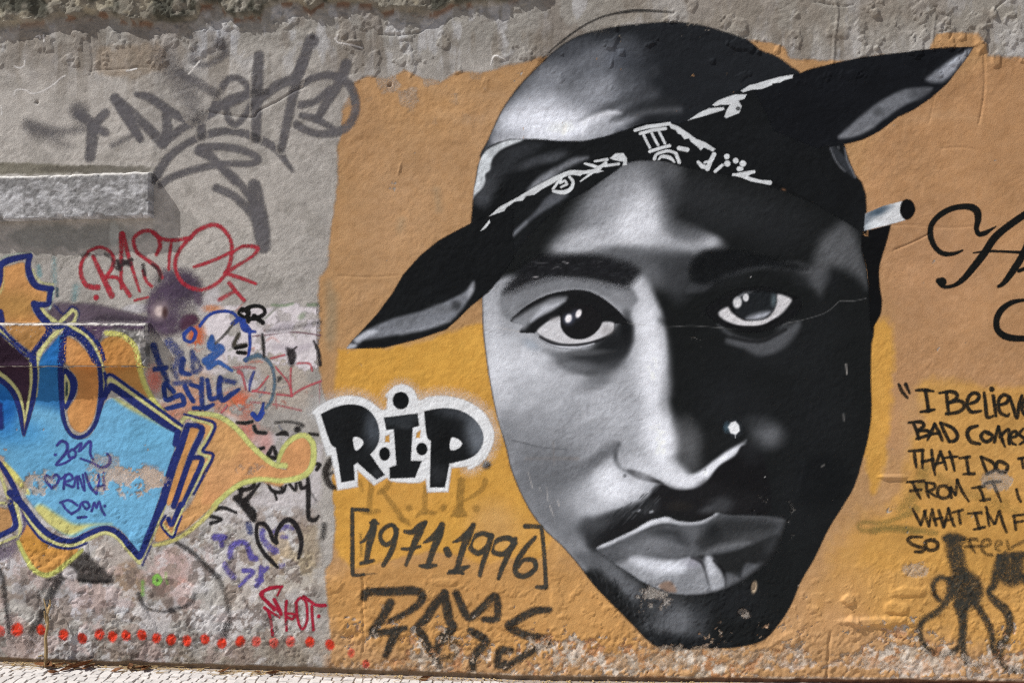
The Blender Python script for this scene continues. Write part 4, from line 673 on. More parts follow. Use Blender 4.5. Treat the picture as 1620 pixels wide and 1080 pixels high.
# ---------------------------------------------------------------- the blue and orange piece and the small tags near it
NAVY, CREAM, ORANGE, BLUE, SKY, PURPLE = (36, 46, 104), (192, 190, 132), (190, 140, 88), (44, 104, 160), (104, 162, 198), (62, 46, 62)
def paint_piece():
    L = Layer('purple_shadow', (-80, 466, 300, 900), 2.0, 'piece', 1)
    L.poly(q('I', '-200,-20 0,20 190,190 188,330 150,560 90,360 0,270 -200,200'), (58, 42, 56), 3)
    L.mottle(.12, 22, 209)
    L = Layer('purple_beak', (60, 466, 260, 900), 2.0, 'piece', 1)
    L.poly(q('z3', '520,540 700,535 900,545 1100,590 1300,640 1440,690 1440,716 900,716 480,712 450,640'), (92, 80, 92), 5, .9); L.tpoly(q('z3', '960,640 1200,660 1430,690 1430,716 900,716'), (58, 50, 60), 7, .8)
    L.poly(q('z3', '700,736 1380,736 1380,780 1250,790 1120,770 1000,800 930,900 840,820'), (82, 66, 86), 4, .95)
    L.mottle(.12, 22, 210)
    L = Layer('purple_shadow', (-80, 520, 60, 900), 2.0, 'piece', 1)
    L.poly(q('z3', '-200,820 0,860 160,980 290,1080 -200,1080'), (58, 44, 64), 5)
    L.mottle(.12, 22, 208)
    L = Layer('purple_edge', (-80, 830, 60, 900), 2.0, 'piece', 1)
    L.poly(q('M', '-300,130 0,240 60,230 130,170 110,250 20,330 -300,340'), (104, 92, 110), 6, .7)
    L.mottle(.12, 22, 210)
    O = Layer('orange_fill', (-80, 398, 500, 912), 2.0, 'piece', 2)
    O.poly(q('z3', '-420,220 30,195 225,155 245,290 330,390 440,430 430,520 330,520 300,600 380,716 0,716 -420,716'), ORANGE, 3)
    O.poly(q('z3', '40,738 430,738 460,790 300,1000 160,890 70,800'), (170, 126, 78), 2.5, 1, False)
    O.poly(q('I', '395,60 460,70 545,160 595,250 605,350 590,470 560,570 500,630 440,600 410,520 420,480 470,400 465,300 420,240 395,180'), (188, 136, 84), 2)
    O.poly(q('I', '600,110 655,50 730,45 800,90 840,150 865,240 890,340 940,440 900,420 700,290 650,270 620,190'), (180, 132, 76), 3)
    O.poly(q('I', '1160,540 1270,525 1380,560 1490,660 1640,800 1720,860 1760,900 1700,960 1560,920 1440,950 1360,1040 1280,1100 1130,1220 960,1300 980,1180 1160,1080 1250,780 1220,600'), (194, 148, 98), 3.5)
    O.poly(q('I', '1165,600 1215,608 1150,760 1060,1040 1015,1050 1090,820'), (190, 138, 84), 2)
    O.poly(q('I', '1180,790 1225,800 1150,960 1090,1080 1075,1060'), (190, 138, 84), 2)
    O.poly(q('sq', '150,700 400,560 560,440 700,560 840,660 960,690 880,610 940,480 1040,370 1160,340 1230,420 1240,540 1200,680 1100,770 900,795 640,780 480,800 350,900 250,1000 60,1060'), (196, 144, 98), 3.5)
    O.poly(q('M', '170,110 250,200 350,258 480,262 400,370 290,415 200,380 130,280 108,220'), (188, 138, 76), 3)
    O.poly(q('M', '-300,10 50,20 70,110 0,160 -300,160'), (170, 130, 86), 3)
    O.tblob((20, 485), 50, 24, (150, 118, 66), .6); O.tblob((160, 545), 30, 26, (160, 118, 62), .6); O.tblob((190, 560), 22, 20, (176, 120, 66), .5); O.tblob((45, 545), 40, 26, (150, 112, 64), .5); O.tblob((150, 600), 30, 60, (186, 122, 66), .5)
    O.tblob((60, 860), 50, 16, (178, 128, 54), .6); O.tblob((350, 740), 50, 40, (200, 156, 110), .5); O.tblob((345, 700), 40, 30, (190, 146, 96), .4)
    O.mottle(.09, 20, 211); worn(O, .8)
    B = Layer('blue_fill', (-80, 516, 300, 890), 2.0, 'piece', 2)
    B.poly(q('I', '-300,320 0,325 70,390 110,480 140,650 160,600 210,440 230,220 300,110 385,30 370,130 370,400 385,540 420,640 480,670 560,640 620,490 670,430 760,440 1040,600 1075,640 1060,760 1030,860 960,1080 900,1300 850,1370 760,1250 680,1200 560,1220 450,1270 340,1220 240,1130 140,1000 30,840 0,770 -300,740'), SKY, 3)
    B.clipmask = (B.a > .02).astype(np.float32)
    B.tpoly(q('I', '-300,250 140,300 210,200 250,100 390,10 400,460 300,480 200,460 120,470 60,560 -300,560'), BLUE, 12, .95); B.tblob(q('I', '100,640')[0], 44, 22, (60, 130, 186), .8); B.tblob(q('I', '320,130')[0], 16, 30, (30, 96, 168), .6); B.tblob(q('I', '20,480')[0], 24, 40, (28, 92, 168), .7)
    B.tpoly(q('M', '200,60 330,140 430,180 560,120 680,110 560,110 450,110 360,60 240,-10'), (194, 186, 112), 5, .95); B.tpoly(q('I', '680,400 770,440 1030,600 980,590 740,460'), (172, 164, 104), 4, .9); B.tpoly(q('I', '30,810 90,880 170,990 120,1010 40,870'), (196, 190, 118), 4, .8)
    B.tblob((190, 770), 70, 40, (112, 176, 212), .5); B.tblob((240, 690), 50, 30, (104, 170, 206), .5); B.tblob((60, 720), 60, 40, (92, 156, 196), .5)
    B.mottle(.06, 30, 212); B.mottle(.05, 7, 213, 3); worn(B)
    C = Layer('cream_outline', (-80, 404, 502, 922), 1.5, 'piece', 3)
    cs = [('I~-100,-50 0,20 100,110 190,190', [5, 6, 6, 4]), ('I~190,190 190,340 170,470 152,570', [6, 5, 5, 3]), ('I~-60,240 0,275 70,335 120,420 150,560', [6, 6, 6, 6, 3]), ('I~400,-20 340,30 270,110 230,190 225,300 218,410', [5, 6, 6, 6, 6, 4]), ('I~425,-5 520,50 595,145 625,230 630,330 625,420', [6, 6, 6, 5, 5, 3]), ('z3~390,585 440,650 520,715', [6, 7, 8]), ('z3~570,716 640,640 690,600 730,640 700,716 660,750 760,800 850,880 950,1080', [6, 7, 7, 7, 6, 6, 6, 7, 7]), ('z3~610,740 560,800 420,920 350,1080', [4, 6, 7, 7]), ('z3~0,780 80,870 180,960 300,1060', 6.5),
          ('z3~470,590 490,500 520,380', [3, 4, 2], 1.5, .8, (170, 190, 180)), ('z3~310,220 340,290 400,345 500,360', 3, 3, .7, (196, 200, 140)), ('z3~-40,480 20,400 32,210', 3, 3, .7), ('z3~0,130 80,90 290,60', 2.5, 3, .5, (160, 190, 170)),
          ('I~650,25 740,40 820,105 850,220 880,330 940,440 1020,530', [8, 8, 8, 8, 8, 8, 6], 2.5, 1, (196, 194, 112)), ('I~628,400 640,350 668,312 720,335 900,460 1095,608', [4, 6, 6, 6, 6.5, 6]), ('I~1095,610 1130,540 1200,555 1300,590 1260,680 1215,755 1280,790 1230,870 1130,1060', [6, 6, 6, 6, 6, 6, 6, 6, 4]), ('I~395,285 420,320 425,390 398,450', [5, 6, 6, 4]), ('I~395,285 396,450', 3),
          ('sq~-60,90 60,95 200,110 330,170 460,280 560,400 680,520 830,635 950,650', [7, 7, 7.5, 8, 8, 8, 8, 8, 9], 2.2, 1, (192, 196, 122)), ('sq~880,600 930,470 1030,365 1150,325 1235,390 1258,500 1240,640 1180,735 1060,790 900,810 740,795 640,800 500,835 390,900 260,1010 190,1080', [6, 7, 8, 8, 9, 9, 9, 9, 9, 8, 7, 8, 8, 8, 8, 8], 2.2, 1, (190, 194, 118)), ('M~1310,5 1230,90 1130,170 1040,215 940,240', [7, 7, 6, 6, 5], 2.5, .9, (188, 182, 112)),
          ('M~-60,-20 100,-10 140,30 230,150 330,222 430,242 550,195 640,162 720,195 800,290 850,345', [3, 5, 6, 6, 6, 6, 6, 6, 6, 6, 5]), ('M~850,345 900,240 960,110 1005,-10', [5, 6, 6, 6]), ('M~990,110 1050,180 1085,90 1120,0', [5, 5, 5, 4]), ('M~90,-20 125,160 60,205 -60,260', [6, 6, 6, 6]), ('M~108,220 150,310 210,390 280,420 350,395 430,330 500,268', [6, 7, 8, 8, 8, 7, 5], 2.5, 1, (180, 182, 104)), ('I~0,880 60,1070', 5), ('I~20,830 90,900 170,1000', [9, 10, 6], 3, .9, (206, 198, 112)), ('I~1040,800', 0.1)]
    strokes(C, cs, CREAM, .95, 1.8); C.mottle(.07, 10, 214); worn(C, .85)
    N = Layer('navy_outline', (-80, 404, 350, 900), 1.5, 'piece', 4)
    ns = [('z3~-60,210 0,178 70,135 180,105 285,88', [10, 10, 10, 9, 8]), ('z3~285,90 265,180 285,280 340,370 430,395 490,398', [8, 9, 10, 10, 9, 8]), ('z3~480,400 468,480 455,545 330,550', [7, 8, 8, 9]), ('z3~320,540 370,640 440,716', [10, 11, 11]), ('z3~10,190 5,320 -30,420', [8, 7, 6]), ('z3~0,620 15,700', 9), ('z3~540,395 540,470', 4, 2.5, .8, (40, 70, 84)), ('z3~520,560 600,640 680,570 740,620 730,700', [4, 3, 4, 4, 3], 3, .7),
          ('z3~0,755 80,840 180,940 300,1030', [5, 5, 6, 6]), ('z3~430,735 470,790 400,900 320,1000 300,1080', [8, 10, 8, 7, 8]), ('z3~450,740 560,760 610,740', 9), ('z3~640,780 740,850 830,940 900,1080', [9, 9, 9, 10]), ('z3~720,740 800,790 900,880 960,980 990,1080', [4, 6, 6, 6, 6]), ('z3~620,800 610,900 600,1080', [6, 7, 8]),
          ('I~-60,-20 60,75 140,150 200,180', [4, 4, 4.5, 5]), ('I~205,160 215,300 195,450 145,650', [8, 8, 8, 3]), ('I~-60,280 0,310 70,375 115,480 140,640', [7, 8, 8, 8, 4]), ('I~385,50 370,200 372,380 385,540 425,635 480,662 540,635 590,560 612,450 618,330 605,220 560,120 500,50 420,25 385,50', [9, 9, 8, 7, 6, 6, 6, 7, 8, 8, 7, 7, 8, 8, 8]), ('I~640,270 648,330 632,420 600,520', [5, 4, 6, 5]), ('I~645,300 680,280 780,350 960,480 1110,590', [4, 5, 5, 5, 5]), ('I~640,420 672,360 700,362 860,475 1000,575 1085,625', [7, 9, 11, 11, 11, 8]),
          ('I~1125,520 1200,540 1312,580 1270,690 1238,745 1300,770 1250,880 1180,1010', [3, 4, 5, 5, 4.5, 5, 5, 3]), ('I~1145,590 1100,720 1050,850 990,1060', [9, 12, 13, 12]), ('I~1150,585 1235,608 1190,720 1165,775 1120,900 1060,1080', [7, 9, 9, 9, 9, 9]), ('I~1175,785 1232,800 1180,930 1110,1080', [7, 8, 8, 6]), ('I~1085,630 1070,700', 10),
          ('M~990,-20 945,90 900,200 860,300', [13, 11, 11, 9]), ('M~1010,60 985,120 1052,190 1085,120 1110,60', [4, 4, 4, 4, 3]), ('M~1030,80 1050,110 1100,-10', [8, 8, 8]), ('M~60,-80 150,10 240,120 330,190 440,212 550,165 640,135 720,165 800,250 850,310', [11, 10, 9, 9, 8, 8, 8, 9, 10, 9]), ('M~140,60 240,190 340,245 440,258 530,225', [3, 3.5, 3.5, 3.5, 3], 2), ('M~920,245 870,360', 3, 2, .8), ('I~-20,800 30,870 90,980 130,1080', [6, 8, 8, 8]), ('M~60,-20 85,70 90,130 0,180 -60,220', [10, 9, 9, 8, 8]), ('M~130,20 150,120 110,190 0,240', [4, 4, 3, 3], 2.5, .7, (80, 64, 110))]
    strokes(N, ns, NAVY, .95, 1.7)
    N.poly(q('I', '385,255 430,260 468,310 470,370 440,440 392,485'), NAVY, 1.8); N.erase(N.m_poly(q('I', '393,280 420,310 428,360 415,420 395,452'), 1.6), 1); N.line(q('I', '408,330 406,400'), [3, 4], (40, 66, 60), 1.8, .9); N.line(q('I', '-8,470 8,600'), [12, 8], NAVY, 3)
    N.mottle(.1, 12, 215); worn(N, .7)
    T_ = Layer('purple_lettering', (60, 690, 184, 832), 1.5, 'loveword', 5)
    strokes(T_, [('I~335,768', 5), ('I~345,710 375,685 408,705 400,755 340,828 400,815 445,782', [4, 5, 5, 5, 4, 4, 4]), ('I~440,735 415,755 425,785 455,780 460,750 440,735', 4), ('I~455,730 495,700 480,745', [4, 5, 4]), ('I~490,745 540,690 555,700 552,760 570,800', [3, 5, 5, 4, 3]), ('I~490,790 560,815 620,845 665,825 672,785 655,762', [3, 4, 4.5, 5, 4.5, 4]),
                 ('I~312,972 268,915 280,895 308,915 335,890 358,910 340,950 312,972', 4.5), ('I~395,890 385,975', 4), ('I~370,915 420,885 440,915 390,940 440,965', 4), ('I~460,905 450,960', 4), ('I~475,970 470,900', 4), ('I~480,900 515,985 505,890', 4), ('I~520,880 550,960 590,1005', [4, 5, 4]), ('I~590,1000 605,930 600,890', 4), ('I~632,900 636,980', 4), ('I~590,960 640,955', 3), ('I~632,875', 4),
                 ('M~380,-10 400,20 435,48', [4, 4, 4]), ('I~365,1060 420,1045 470,1075', 4), ('M~435,48 480,20 490,-10', 4), ('M~510,0 500,-20 530,-25 545,0 530,20 510,0', 4), ('M~560,30 575,-20 590,10 605,-25 625,30 640,55', 4), ('M~640,0', 5), ('M~475,70 525,67', 4)], (58, 56, 128), .92, 1.5)
    T_.mottle(.1, 8, 216); worn(T_, .5)

def paint_small_tags():
    # patch of whitewash and pinkish smears under the scribbles
    W = Layer('whitewash_patch', (226, 472, 524, 800), 2.0, 'whitewash', 0)
    W.poly(q('sc', '640,130 800,130 1000,150 1150,150 1290,105 1320,140 1490,140 1490,640 1360,700 1290,640 1080,620 900,560 760,600 640,640 560,560 600,420 520,380 480,300 560,200'), (206, 200, 204), 3, .95, False, rough=5)
    W.poly(q('sc', '500,640 700,680 640,720 480,700'), (196, 190, 192), 4, .8); W.blob(q('sc', '900,760')[0], 18, 22, (194, 190, 194), .8); W.poly(q('sq', '590,330 1300,330 1350,560 1300,1000 1200,1080 560,1080 700,900 600,500'), (190, 185, 186), 5, .8, True, rough=6); W.poly(q('I', '1340,480 1400,440 1440,540 1500,600 1420,560'), (196, 190, 190), 3, .85); W.blob(q('sq', '420,180')[0], 12, 14, (188, 184, 180), .8)
    for c, rx, ry, col, o in (((245, 600), 14, 22, (196, 108, 92), .75), ((262, 655), 40, 18, (198, 124, 92), .6), ((300, 615), 34, 34, (196, 138, 102), .5), ((376, 636), 24, 20, (204, 98, 60), .75), ((392, 680), 18, 26, (200, 120, 100), .6), ((330, 640), 44, 16, (200, 128, 98), .5), ((420, 700), 12, 20, (186, 118, 108), .5), ((310, 530), 14, 22, (192, 96, 52), .9), ((335, 488), 16, 6, (198, 128, 80), .7)):
        W.blob(c, rx, ry, col, o)
    rr = np.random.default_rng(77)
    for k in range(60):                                                   # old scribbles worn to faint scuffs
        c0 = np.array([rr.uniform(250, 500), rr.uniform(490, 700)]); an = rr.uniform(-1.2, 1.2); ln_ = rr.uniform(8, 34)
        pts = np.array([c0, c0 + ln_ * .5 * np.array([math.cos(an), math.sin(an)]), c0 + ln_ * np.array([math.cos(an + rr.uniform(-.7, .7)), math.sin(an + rr.uniform(-.7, .7))])])
        W.line(pts, [2.2, 3.5, 1.5], [(120, 112, 112), (150, 120, 108), (96, 104, 128), (176, 110, 96), (210, 206, 208), (86, 80, 80), (104, 112, 96)][k % 7], 2, rr.uniform(.25, .65))
    W.blob((478, 500), 8, 5, (120, 134, 110), .7, -40); W.line(q('sc', '1080,120 1180,125 1260,110'), 4, (120, 140, 112), 2, .7); W.line(q('sc', '1390,120 1480,118'), 5, (120, 140, 112), 2, .7)
    W.line(q('sc', '1060,340 1180,300 1320,310 1500,270'), [6, 12, 10, 6], (150, 144, 152), 5, .6); W.line(q('sc', '1100,470 1250,500 1400,470'), [6, 14, 8], (160, 152, 160), 5, .55)
    W.mottle(.06, 16, 220); W.a *= sstep(.36, .48, fbm(W.U, W.V, 24, 4, 221, .6) + .10)
    P = Layer('purple_smudge', (222, 424, 326, 538), 2.0, 'smudge', 2)
    strokes(P, [('sc~20,140 60,60 160,10 300,-20 420,20 460,100', [8, 14, 18, 20, 14, 8], 6, .85), ('sc~60,280 180,300 300,290 400,240', [22, 30, 26, 14], 8, .8), ('E~1000,680 1100,690 1200,740 1210,820', [16, 20, 16, 10], 8, .7), ('sc~40,180 70,110', [8, 10], 3, .9)], (82, 66, 84), .9, 6)
    P.poly(q('sc', '310,240 350,205 420,205 455,250 420,290 330,330 300,310'), (78, 50, 66), 4, .95); P.blob(q('sc', '110,175')[0], 7, 8, (206, 186, 182), .9, 0, .3); P.blob(q('sc', '160,180')[0], 5, 8, (74, 50, 48), .9); P.blob(q('sc', '80,200')[0], 6, 6, (190, 120, 108), .6)
    P.blob((276, 462), 36, 36, (74, 62, 80), .85); P.blob((255, 505), 30, 26, (84, 70, 88), .8); P.blob((292, 452), 20, 22, (66, 56, 72), .7)
    P.poly(q('sc', '40,140 90,90 170,90 200,150 170,240 100,260 50,220'), (130, 116, 122), 5, .8); P.blob(q('sc', '120,175')[0], 7, 8, (214, 196, 192), .95, 0, .3); P.blob(q('sc', '165,185')[0], 5, 9, (66, 46, 46), .95)
    grainy(P, k=.3, seed=222); P.mottle(.15, 12, 223)
    F = Layer('blue_lettering', (236, 520, 386, 652), 1.5, 'freestyle', 3)
    strokes(F, [('sc~70,470 100,560 150,680 190,770', [9, 8, 7, 6], 2.5, .8), ('sc~80,670 180,655', 6, 2, .9), ('sc~200,440 290,540 270,620 240,660 270,740', [12, 12, 8, 7, 5], 3.5, .55), ('sc~320,590 310,690 380,710', [8, 7, 5], 2.5, .9), ('sc~400,520 410,690', 6, 3, .6), ('sc~410,560 480,640 440,690', 6, 3, .6), ('sc~250,790 380,780', 6, 3, .6),
                ('sc~240,860 170,790 165,880 190,930 300,890 330,960 280,980 170,1010', [6, 6, 6, 6, 6, 6, 6, 5], 1.8, .95), ('sc~340,810 370,880 410,940', 5.5), ('sc~390,800 480,830', 5), ('sc~485,750 480,880 490,1000', 6, 2, .8), ('sc~530,760 545,850 560,920 640,900', [5, 6, 6, 5], 2, .9), ('sc~640,740 630,840 660,930 740,880 800,840', [6, 7, 7, 6, 4], 2, .9), ('sc~650,760 760,780', 6, 3, .7), ('sc~415,1000 500,1005 580,970', [5, 6, 4])], (38, 54, 112), 1.1, 2, 1.3)
    grainy(F, k=.3, seed=224); F.mottle(.15, 8, 225)
    A = Layer('blue_arrow', (284, 484, 446, 676), 1.5, 'bluearc', 3)
    strokes(A, [('sc~465,300 540,210 640,175 740,185 800,240', [5, 5, 5, 5, 5]), ('sc~745,285 820,235 850,290 890,330', [6, 9, 9, 6]), ('sc~830,250 850,330 940,350', [10, 8, 4]), ('sc~890,340 895,450 880,560 860,590', [5, 5, 5, 7]), ('sc~570,390 570,470 650,500 520,600', [6, 16, 12, 14], 2.5, .95, (48, 86, 150)), ('sc~545,650 620,610 680,640 740,680', [10, 8, 6, 5], 2, .95, (52, 92, 160)), ('sc~330,370 390,320 430,360 400,430 340,420 330,370', [7, 6, 6, 5, 5, 6]), ('sc~930,690 900,770 890,850', [4, 5, 3], 2, .8), ('sc~1010,960 990,1050 960,1090', [4, 7, 8]), ('sc~920,1050 960,1090 1000,1040', 8)], (42, 64, 140), .95, 1.6)
    strokes(A, [('sc~850,590 960,550 1040,590 1085,660 1105,780 1080,920 1030,1000', [5, 7, 6, 5, 5, 5, 5], 2, .8)], (78, 104, 124))
    A.mottle(.12, 8, 226); grainy(A, k=.2)
    K = Layer('black_lettering', (330, 478, 424, 606), 1.5, 'ortag', 4)
    strokes(K, [('sc~870,190 830,150 800,190 850,225 890,190', 5), ('sc~830,170 920,130 1000,140 1020,190 960,230 880,240', [6, 6, 5.5, 6, 7, 7]), ('sc~930,215 1005,272', [8, 7]), ('sc~880,150 880,260', 7), ('sc~760,270 690,360 600,450', [3, 4, 3], 1.8, .8, (70, 68, 66)), ('sc~800,370 760,470 860,460', [5, 8, 6], 2.5, .9, (58, 54, 44)), ('sc~770,490 860,470', 5), ('sc~790,525 855,530', 6), ('sc~1000,370 1010,460 1015,560', [4, 5, 4], 2, .85)], (22, 22, 22), .95, 1.5)
    R = Layer('red_scribble', (376, 512, 526, 668), 1.5, 'redlines', 3)
    strokes(R, [('sc~880,390 1050,375 1250,350 1500,380', 2.4, 1.6, .8, (120, 84, 96)), ('sc~880,860 960,840 1050,730', 3), ('sc~900,850 1100,880 1250,895', 3), ('sc~1250,895 1350,830 1500,770', 3.4), ('sc~1250,895 1220,780 1110,650', 3), ('sc~1250,600 1240,760 1250,895', 3), ('sc~800,690 830,720 860,840', [7, 4, 3], 2), ('sc~720,660 860,650 935,660', 4, 2.5, .7), ('sc~900,950 1050,960 1200,990 1330,1020', 3.5, 2, .6), ('sc~1110,870 1120,1000', 3, 2, .5), ('sc~1280,620 1400,620 1425,680', 3.2), ('sc~1060,580 1220,540', 3), ('sc~650,1040 700,980', 3), ('sc~1490,780 1490,960', 2.5, 2, .5), ('sc~860,610 1000,600', 4, 2.5, .5, (204, 130, 110))], (176, 84, 92), .78, 1.6)
    M = Layer('black_scribble', (400, 536, 512, 600), 1.5, 'blackdrip', 3)
    strokes(M, [('sc~1210,490 1250,540 1250,610', [3, 14, 10], 3), ('sc~1290,480 1220,540', 3, 2), ('sc~1440,430 1480,520 1495,630', [3, 5, 5], 2.5), ('sc~1020,340 1180,330 1500,260', [4, 5, 4], 4, .35), ('sc~1130,760 1160,740', 8, 3, .7)], (44, 40, 42), .9, 2)
    Y = Layer('black_lettering', (336, 660, 526, 846), 1.5, 'yng', 1)
    strokes(Y, [('sq~440,190 520,195 600,180', [5, 6, 5]), ('sq~620,230 650,290 740,300', 6), ('sq~860,320 940,300 980,320', [3, 8, 4]), ('sq~1085,265', 11, 3), ('sq~850,190 960,180 1080,195 1140,220', [3, 3.5, 4, 6], 3, .8), ('sq~1210,310 1300,320', 5), ('sq~680,470 720,460', 6), ('sq~820,450 770,550 860,560 830,460', [6, 8, 7, 6]), ('sq~440,880 500,910 600,880 620,840', 7), ('sq~480,890 470,970 420,1000 520,1020 600,940 680,840', [7, 8, 9, 9, 6, 4]), ('sq~770,850 820,920 920,930 960,860', [4, 6, 6, 4]), ('sq~840,940 860,1010', 4), ('sq~900,860 920,900', 7, 4), ('sq~1000,850 1060,910 1070,840', 5), ('sq~1110,830 1130,890 1190,870', 6), ('sq~1190,760 1200,900 1200,1080', [5, 8, 7]), ('sq~1200,900 1280,1020', 3, 3, .6), ('sq~1270,630 1320,640 1290,690', 6), ('sq~470,1040 540,1070', 12, 4, .9), ('ht~140,40 220,20 360,70', [6, 6, 4]), ('ht~440,0 520,70 550,150', [10, 16, 8], 2.5), ('ht~90,110 200,145 90,185', 6), ('ht~1130,0 1140,130 1200,150 1240,110', [7, 7, 7, 4]), ('ht~1300,200 1290,330', [8, 8], 4, .7)], (34, 32, 32), .92, 2)
    worn(Y, .5)
    H = Layer('black_heart', (400, 816, 482, 906), 1.5, 'heart', 3)
    strokes(H, [('ht~800,390 760,370 720,270 660,195 600,190 575,240 585,360 640,480 720,570 800,650', [5, 7, 6, 7, 6, 6, 6, 6, 7, 5]), ('ht~790,400 790,300 830,210 900,150 970,170 1030,270 1060,400 1030,550', [5, 6, 7, 8, 8, 8, 7, 5])], (34, 32, 34), .94, 1.8)
    V = Layer('purple_scribble', (334, 830, 472, 938), 1.5, 'purpletag', 2)
    strokes(V, [('ht~140,330 240,330', [9, 7]), ('ht~200,350 210,420', 6), ('ht~300,540 310,440 390,390 470,410 520,540 570,560', [7, 8, 7, 6, 8, 7], 3), ('ht~240,620 280,700 340,760', 7, 3, .7), ('ht~440,690 540,700 460,790 400,850', [6, 6, 5, 4]), ('ht~630,660 620,790 580,850', [7, 6, 6], 2.5), ('ht~690,660 660,690', 5), ('ht~580,790 640,790', 5), ('ht~640,270 640,350 720,440 780,480', [8, 7, 8, 9], 3, .85), ('ht~810,250 900,220 970,240', [7, 7, 5], 3, .7), ('ht~850,330 900,330', 5, 3, .7), ('ht~740,300 780,280', 8, 3, .8), ('ht~830,640 870,630', 6, 3, .6), ('ht~490,200 510,280', 8, 3, .8, (48, 60, 110))], (86, 78, 148), .9, 2.4, 1.25)
    grainy(V, k=.45, seed=230); worn(V, .5)
    G = Layer('green_mark', (216, 898, 276, 942), 1.5, 'greenmark', 3)
    strokes(G, [('M~940,440 960,425 980,450 960,475 940,460', 6), ('M~870,460 872,540', 5, 3, .6), ('M~1010,410 1020,470', 4, 3, .4)], (128, 180, 84), .9, 2); G.blob(q('M', '962,452')[0], 1.6, 1.6, (70, 96, 50), 1, 0, .5); G.mottle(.12, 6, 231); worn(G, .4)
    D = Layer('black_strokes', (-60, 858, 380, 1062), 2.0, 'lowstrokes', 1)
    strokes(D, [('M~-60,330 10,420 30,540 50,680 70,830', [8, 6, 6, 6, 7], 4, .9), ('M~380,430 330,500 290,600 230,720 190,830 180,880', [12, 14, 14, 14, 14, 12], 4.5, .92), ('M~380,430 300,450 230,560', [6, 10, 6], 5, .7), ('M~1080,220 1180,290 1270,380 1330,430', [8, 7, 7, 10], 3.5, .9), ('M~1340,440 1380,560 1400,700 1380,800', [8, 7, 8, 9], 4, .6), ('M~1380,720 1350,820 1290,950', [8, 9, 12], 5, .7), ('M~850,540 880,610 960,640 1060,640', [9, 5, 3, 6], 3, .85), ('M~1040,630 1160,600 1190,540', [5, 6, 6], 3.5, .8), ('M~140,440 130,510', 8, 6, .4)], (46, 44, 44), .9, 4)
    D.poly(q('M', '470,280 510,270 600,350 690,440 660,465 500,460 420,380'), (60, 56, 54), 3.5, .9); D.tline(q('M', '520,275 600,350 680,430'), 4, (110, 104, 102), 4, .6); D.line(q('M', '480,450 560,462 660,458'), 5, (30, 28, 28), 3); D.poly(q('M', '380,400 430,370 470,410 460,445 430,450 380,425'), (196, 190, 190), 3, .9)
    grainy(D, k=.35, seed=232); D.a *= 1 - .6 * wear(D.U, D.V); D.mottle(.12, 9, 233)
    X = Layer('faint_teal_marks', (36, 412, 140, 480), 2.0, 'teal', 1)
    strokes(X, [('z3~365,190 375,270', [6, 8], 4, .8), ('z3~510,110 515,340', [5, 8], 5, .5), ('z3~720,380 700,500', [10, 8], 6, .6), ('z3~560,230 640,120 800,70', 3, 3, .5, (110, 108, 100))], (110, 160, 166), .7, 4)
    for s in ('A~85,580 95,550 150,548 190,570 250,560 320,520 370,475 398,462', 'A~220,225 240,220 245,235', 'A~265,215 270,255', 'A~90,405 120,415 145,400 150,370', 'A~8,650 10,700', 'A~1150,450 1215,375', 'A~770,432 830,418', 'B~500,240 520,215 510,255 600,275 665,292', 'B~1450,395 1475,340 1540,365'):
        tl, pts = s.split('~'); pp = q(tl, pts)
        C = Layer('scratch_mark', (*pp.min(0), *(pp.max(0) + 2)), 1.5, 'scratch', 3)
        strokes(C, [(s, 2.4)], (208, 205, 202), .9, 1.2)

def run_all():
    paint_backdrop(); paint_head(); paint_face(); paint_bandana(); paint_features()
    paint_rip(); paint_dates(); paint_scrawl(); paint_quote(); paint_script(); paint_greytag(); paint_red(); paint_dots()
    paint_piece(); paint_small_tags()
